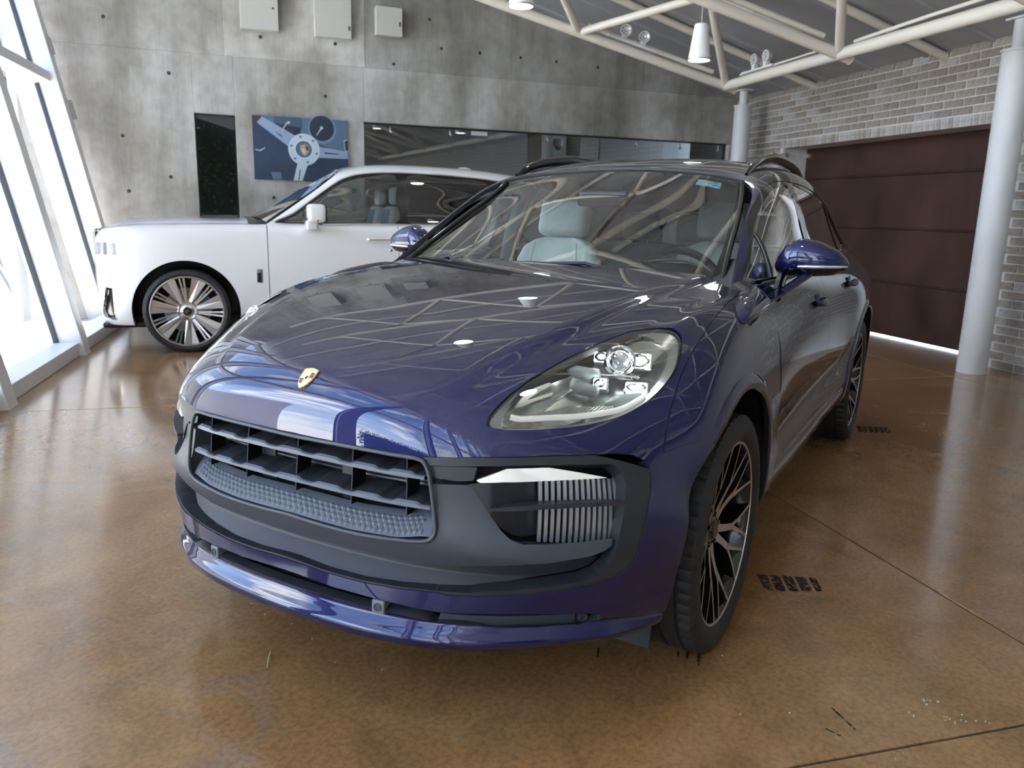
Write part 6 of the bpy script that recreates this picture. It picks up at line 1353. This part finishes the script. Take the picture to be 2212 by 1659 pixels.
wl=lambda P: np.where(np.abs(P[...,1])>.60,.2,-.2)
sdw=lambda P,pl: np.minimum(sdpoly(P[...,0],P[...,2],cr_closed(pl,4)),wl(P))
Wa=[(-.93,1.18),(-1.03,1.245),(-1.17,1.35),(-1.31,1.45),(-1.45,1.540),(-1.58,1.597),(-1.75,1.628),(-1.985,1.640),(-1.975,1.40),(-1.955,1.182),(-1.4,1.180)]
Wb=[(-2.11,1.640),(-2.5,1.632),(-2.90,1.605),(-2.95,1.40),(-2.93,1.188),(-2.5,1.184),(-2.10,1.182),(-2.105,1.40)]
Wc=[(-3.03,1.585),(-3.28,1.535),(-3.44,1.47),(-3.48,1.38),(-3.44,1.25),(-3.38,1.195),(-3.05,1.192)]
wg1=thin_glass('white_car_glass',(.50,.55,.54),1.5)
panel('roof',wgreen,(0,7,0,12),(160,220),lambda U,Vv,P: -sdw(P,DL),wpaint,wcar,thick=.02)
for my in (False,True):
    R4=(0,7,0,6); r4=(220,120)
    panel('window_surround',wgreen,R4,r4,lambda U,Vv,P: np.minimum.reduce([sdw(P,DL),-sdw(P,Wa),-sdw(P,Wb),-sdw(P,Wc)]),wblk,wcar,off=.004,thick=.012,mirror_y=my)
    panel('window_chrome',wgreen,R4,(300,160),lambda U,Vv,P: np.minimum(sdw(P,DL)+.003,.009-sdw(P,DL)),wchr,wcar,off=.000,thick=.012,mirror_y=my)
    panel('front_door_glass',wgreen,R4,r4,lambda U,Vv,P: sdw(P,Wa)+.004,wg1,wcar,off=.008,thick=0,mirror_y=my)
    for nm,pl in (('rear_door_glass',Wb),('quarter_glass',Wc)): panel(nm,wgreen,R4,r4,lambda U,Vv,P,pl=pl: sdw(P,pl)+.004,dark_glass,wcar,off=.008,thick=0,mirror_y=my)
WW=[[(-.66,0,1.215),(-.672,.3,1.214),(-.70,.58,1.205),(-.775,.86,1.165)],[(-.92,0,1.365),(-.93,.29,1.362),(-.955,.54,1.348),(-.985,.79,1.31)],[(-1.19,0,1.52),(-1.195,.28,1.515),(-1.21,.51,1.497),(-1.21,.725,1.458)],[(-1.49,0,1.688),(-1.475,.27,1.682),(-1.455,.48,1.660),(-1.42,.655,1.62)]]
ww=Surf(full3(WW),.001,.001)
P=ww.ev(*np.meshgrid(np.linspace(0,3,40),np.linspace(0,6,50),indexing='ij')); MB().grid(P,flip=True).obj('windscreen',thin_glass('white_car_screen',(.30,.33,.33),1.5),wcar,smooth=180)
for s_ in (1,-1): MB().tube([ww.ev(np.array(t),np.array(3+2.99*s_))+V(0,0,.004) for t in np.linspace(0,3,14)],.014,8).obj('screen_trim',wblk,wcar,smooth=60)
MB().grid(np.array([[(x,y,1.158+.05*(1-(abs(y)/.9)**3)) for y in np.linspace(-.90,.90,21)] for x in (-.60,-.70,-.84)])).obj('cowl',wblk,wcar,smooth=180)
# doors details
for s_,dd in ((1,wd1[0]),(-1,wd1[1])):
    MB().tube([(-1.665,s_*.992,1.030),(-1.68,s_*1.022,1.031),(-1.955,s_*1.022,1.033)],.0125,12).obj('door_handle',wchr,dd,smooth=50)
    MB().tube([(-1.985,s_*1.022,1.033),(-2.26,s_*1.022,1.035),(-2.275,s_*.992,1.035)],.0125,12).obj('rear_handle',wchr,dd,smooth=50)
    MB().lathe([(.0001,.004),(.012,.004),(.015,.001),(.015,-.01)],20,'y').obj('keyhole',wchr,dd,smooth=40).matrix_local=Matrix.LocRotScale(Vector((-1.894,s_*.990,.926)),None,Vector((1,s_,1)))
    bq=MB().box((-.675,s_*.990,.690),(.058,.012,.130)).obj('wing_badge',wchr,wcar,bevel=.008,fix=True)
    MB().box((-.675,s_*.996,.675),(.034,.008,.085)).obj('badge_inset',wblk,bq,bevel=.004,fix=True)
    # mirror
    mh=rbox((-1.185,s_*1.115,1.262),(.165,.215,.165),.05).obj('mirror_housing',wpaint,wcar,smooth=50)
    rbox((-1.150,s_*1.03,1.155),(.105,.16,.085),.02).obj('mirror_foot',wpaint,mh,smooth=50)
    MB().tube([(-1.10,s_*1.05,1.212),(-1.10,s_*1.21,1.212)],.004,8).obj('mirror_seam',wblk,mh)
    MB().box((-1.270,s_*1.115,1.262),(.006,.18,.13)).obj('mirror_glass',wblk,mh,fix=True)
    MB().lathe([(.0001,.002),(.007,.002),(.008,-.004)],14,'y').obj('mirror_camera',wblk,mh).matrix_local=Matrix.LocRotScale(Vector((-1.19,s_*1.223,1.195)),None,Vector((1,s_,1)))
# wheels
def wheel_w():
    Wh=empty('wheel',(0,0,0),0,parent=wcar); R,w_=.373,.27
    tyre_mesh(w_,R,.300,'tyre',Wh,56); yl=w_/2-.012
    MB().lathe([(.314,yl-.012),(.314,yl-.001),(.309,yl),(.302,yl-.001),(.300,yl-.006)],96,'y').obj('rim_lip',wchr,Wh,smooth=40)
    MB().lathe([(.314,yl-.008),(.300,yl-.005),(.292,yl-.03),(.285,yl-.08),(.28,-.05),(.30,-.12)],96,'y').obj('rim_barrel',mat('barrel_grey',(.10,.10,.11),.3,.8),Wh,smooth=50)
    MB().lathe([(.0001,-.02),(.285,-.02)],48,'y').obj('barrel_back',black,Wh)
    MB().lathe([(.05,-.004),(.20,-.004),(.20,.012),(.05,.012)],48,'y',closed=True).obj('brake_disc',MATS['disc_steel'],Wh,smooth=30)
    MB().box((-.12,.02,.12),(.09,.06,.16),Ry(PI/4)).obj('brake_caliper',mat('caliper_blue',(.03,.16,.42),.3),Wh,bevel=.01,fix=True)
    sp=empty('spokes',(0,0,0),0,parent=Wh); y0,y1=yl-.030,yl-.004
    for k in range(7):
        f=2*PI*k/7+.22
        def pt(r,a,y): return V(r*math.cos(f+a),y,r*math.sin(f+a))
        a0,a1=.30,.19
        top=[pt(.085,-.30,y0),pt(.305,-.27,y1),pt(.305,.15,y1),pt(.085,.22,y0)]
        mid=[pt(.085,.02,y0+.012),pt(.305,-.06,y1-.004)]
        MB().add([top[0],top[1],mid[1],mid[0],top[2],top[3]],[(0,1,2,3),(3,2,4,5)]).obj('blade',mat('brushed_blade',(.62,.61,.60),.28,.9),sp,fix=True)
        MB().add(top+[p-V(0,.035,0) for p in top],[(4,5,6,7),(0,1,5,4),(1,2,6,5),(2,3,7,6),(3,0,4,7)]).obj('blade_side',mat('blade_side',(.35,.35,.36),.2,1.),sp,fix=True)
        for da in (.335,.455):
            P0,P1=pt(.08,da,y0-.006),pt(.305,da-.06,y1-.006); s=np.cross(V(0,1,0),P1-P0); s/=np.linalg.norm(s)
            MB().obox(P0-s*.008-V(0,.02,0),P1-P0,s*.016,V(0,.02,0)).obj('thin_spoke',wchr,sp,fix=True)
    MB().lathe([(.0001,yl-.010),(.050,yl-.011),(.056,yl-.016),(.058,yl-.02),(.078,yl-.018),(.088,yl-.028),(.088,yl-.06)],48,'y').obj('hub',wchr,Wh,smooth=40)
    cp=MB().lathe([(.0001,yl-.006),(.036,yl-.008),(.039,yl-.012)],40,'y').obj('centre_cap',mat('cap_black',(.03,.03,.033),.2,.3),Wh,smooth=50)
    for dx,dz in ((-.007,.006),(.007,-.006)):
        tcv=bpy.data.curves.new('cap_monogram','FONT'); tcv.body='R'; tcv.size=.034; tcv.align_x='CENTER'; tcv.align_y='CENTER'; tcv.extrude=.0006; tcv.materials.append(wchr)
        to=txt_mesh('cap_monogram',tcv); link(to,cp); to.matrix_local=Matrix.Translation((dx,yl-.0045,dz))@Matrix.Rotation(PI/2,4,'X')@Matrix.Rotation(PI,4,'Y')
    return Wh
ww1=wheel_w(); ww1.location=(C1,.852,.373)
for (x,y,rz) in ((C1,-.852,PI),(C2,.852,0),(C2,-.852,PI)):
    c=copy_tree(ww1,wcar); c.location=(x,y,.373); c.rotation_euler=(0,0,rz)
for x in (C1,C2):
    for s_ in (1,-1):
        A=np.radians(np.linspace(-16,196,36)); MB().grid(np.array([[(x+.452*math.cos(a),s_*y,.372+.452*math.sin(a)) for y in (.50,.75,.972)] for a in A])).obj('wheel_well',wblk,wcar)
        MB().obox(V(x-.5,s_*.49,.2),V(1.,0,0),V(0,s_*.01,0),V(0,0,.75)).obj('well_wall',wblk,wcar,fix=True)
MB().box((-1.75,0,.27),(4.3,1.4,.05)).obj('underbody',wblk,wcar)
MB().box((-2.3,0,.70),(2.9,1.70,.70)).obj('cabin_floor',wblk,wcar); MB().box((-.98,0,1.0),(.35,1.6,.26)).obj('dashboard',wblk,wcar,bevel=.05,fix=True)
sb=mat('seat_blue',(.06,.30,.46),.5)
for y in (.42,-.42):
    S_=empty('front_seat',(-2.02,y,0),0,parent=wcar)
    rbox((.02,0,1.13),(.13,.46,.42),.05,Ry(math.radians(-12))).obj('backrest',lea,S_,smooth=50); rbox((-.035,0,1.445),(.10,.25,.17),.045).obj('headrest',lea,S_,smooth=50)
    rbox((.06,0,1.12),(.09,.30,.38),.03,Ry(math.radians(-12))).obj('seat_insert',sb,S_,smooth=50)
MB().lathe([(.14,-.06),(.16,.0),(.14,.06)],24,'x').obj('steering_wheel',wblk,wcar,smooth=60).matrix_local=Matrix.LocRotScale(Vector((-1.30,.42,1.13)),None,None)
MB().lathe([(.0001,.035),(.02,.034),(.05,.02),(.06,.0)],24).obj('roof_antenna',wpaint,wcar,smooth=60).matrix_local=Matrix.LocRotScale(Vector((-2.9,0,1.745)),None,Vector((1.6,.7,1)))
MARKS1= [[(-0.558, 0.916), (-0.569, 0.952), (-0.448, 1.004), (-0.454, 0.969)], [(-0.576, 0.959), (-0.588, 0.994), (-0.473, 1.043), (-0.454, 1.014)], [(-0.595, 1.001), (-0.607, 1.036), (-0.498, 1.082), (-0.479, 1.053)], [(-0.614, 1.044), (-0.627, 1.081), (-0.525, 1.124), (-0.504, 1.092)], [(-0.634, 1.091), (-0.639, 1.116), (-0.545, 1.156), (-0.533, 1.136)]]
MARKS2= [[(-3.13, 0.949), (-3.159, 0.971), (-3.03, 1.0), (-2.978, 0.982)], [(-3.144, 0.981), (-3.173, 1.003), (-3.046, 1.031), (-2.994, 1.012)], [(-3.158, 1.013), (-3.187, 1.035), (-3.062, 1.061), (-3.01, 1.043)], [(-3.172, 1.044), (-3.201, 1.066), (-3.079, 1.092), (-3.026, 1.073)], [(-3.186, 1.076), (-3.215, 1.098), (-3.095, 1.123), (-3.042, 1.104)], [(-3.2, 1.108), (-3.229, 1.13), (-3.111, 1.154), (-3.058, 1.134)]]
MARKS3= [[(0.241, 0.622), (0.237, 0.629), (0.287, 0.647), (0.289, 0.644)], [(0.088, 0.888), (0.079, 0.902), (0.167, 0.92), (0.169, 0.917)], [(0.121, 0.836), (0.116, 0.843), (0.156, 0.854), (0.158, 0.85)], [(0.113, 0.863), (0.107, 0.873), (0.162, 0.882), (0.164, 0.878)]]
MARKS4= [[(0.177, 1.292), (0.172, 1.297), (0.241, 1.365), (0.244, 1.361)], [(0.281, 1.294), (0.277, 1.298), (0.289, 1.335), (0.293, 1.331)]]
mark('tyre_mark',MARKS1,'striped black tyre mark on the floor beside the near front wheel')
mark('tyre_mark',MARKS2,'feathered black tyre mark on the floor beyond the rear wheel')
mark('tyre_mark',MARKS3,'thin rubber drips on the floor under the front tyre')
mark('tyre_mark',MARKS4,'pair of fine dark scratches on the floor near the lower joint')
tw=empty('straw',(0,0,0),0,'pale dry straw lying on the floor ahead of the bumper','straw')
MB().tube([(.790,-.204,.003),(.82,-.178,.006),(.856,-.147,.003)],[.0012,.0016,.0010],6).obj('stem',mat('straw',(.62,.52,.30),.7),tw,smooth=60)
MB().tube([(.82,-.178,.006),(.826,-.168,.010)],.0008,6).obj('knot',mat('straw',(.62,.52,.30),.7),tw,smooth=60)
lf=empty('dry_leaf',(.537,-.828,0),0,'small curled pale leaf on the floor by the lip corner','leaf')
MB().grid(np.array([[(-.015+.03*i/6,-.006*math.sin(PI*i/6)*j,.002+.008*math.sin(PI*i/6)*abs(j)) for j in (-1,0,1)] for i in range(7)])).obj('blade',mat('leaf_pale',(.55,.47,.36),.7),lf,smooth=180)
random.seed(3); chips=mat('paint_chip',(.60,.58,.54),.7)
CH_=MB()
for (x,y) in [(.087,1.475),(0.,1.516),(.065,1.585),(.013,1.65),(.3,1.459),(.005,1.527),(.056,1.563),(.033,1.607),(.281,1.185),(.066,.947),(.648,-.385),(.597,-.467),(.63,-.29),(.676,-.163),(.408,.046),(.716,-.017),(.705,.146),(.321,1.102)]:
    for k in range(3 if x<.1 and y>1.4 else 1):
        r=random.uniform(.0015,.004); a=random.random()*6; cx,cy=x+random.uniform(-.02,.02),y+random.uniform(-.02,.02)
        CH_.prism([(cx+r*random.uniform(.6,1.6)*math.cos(a+t),cy+r*random.uniform(.5,1.)*math.sin(a+t)) for t in (0,1.3,2.6,3.9,5.1)],.0002,.0014)
tag(CH_.obj('paint_chips',chips,fix=True),'scattered tiny pale chips and dust specks on the brown floor','debris',kind='stuff')
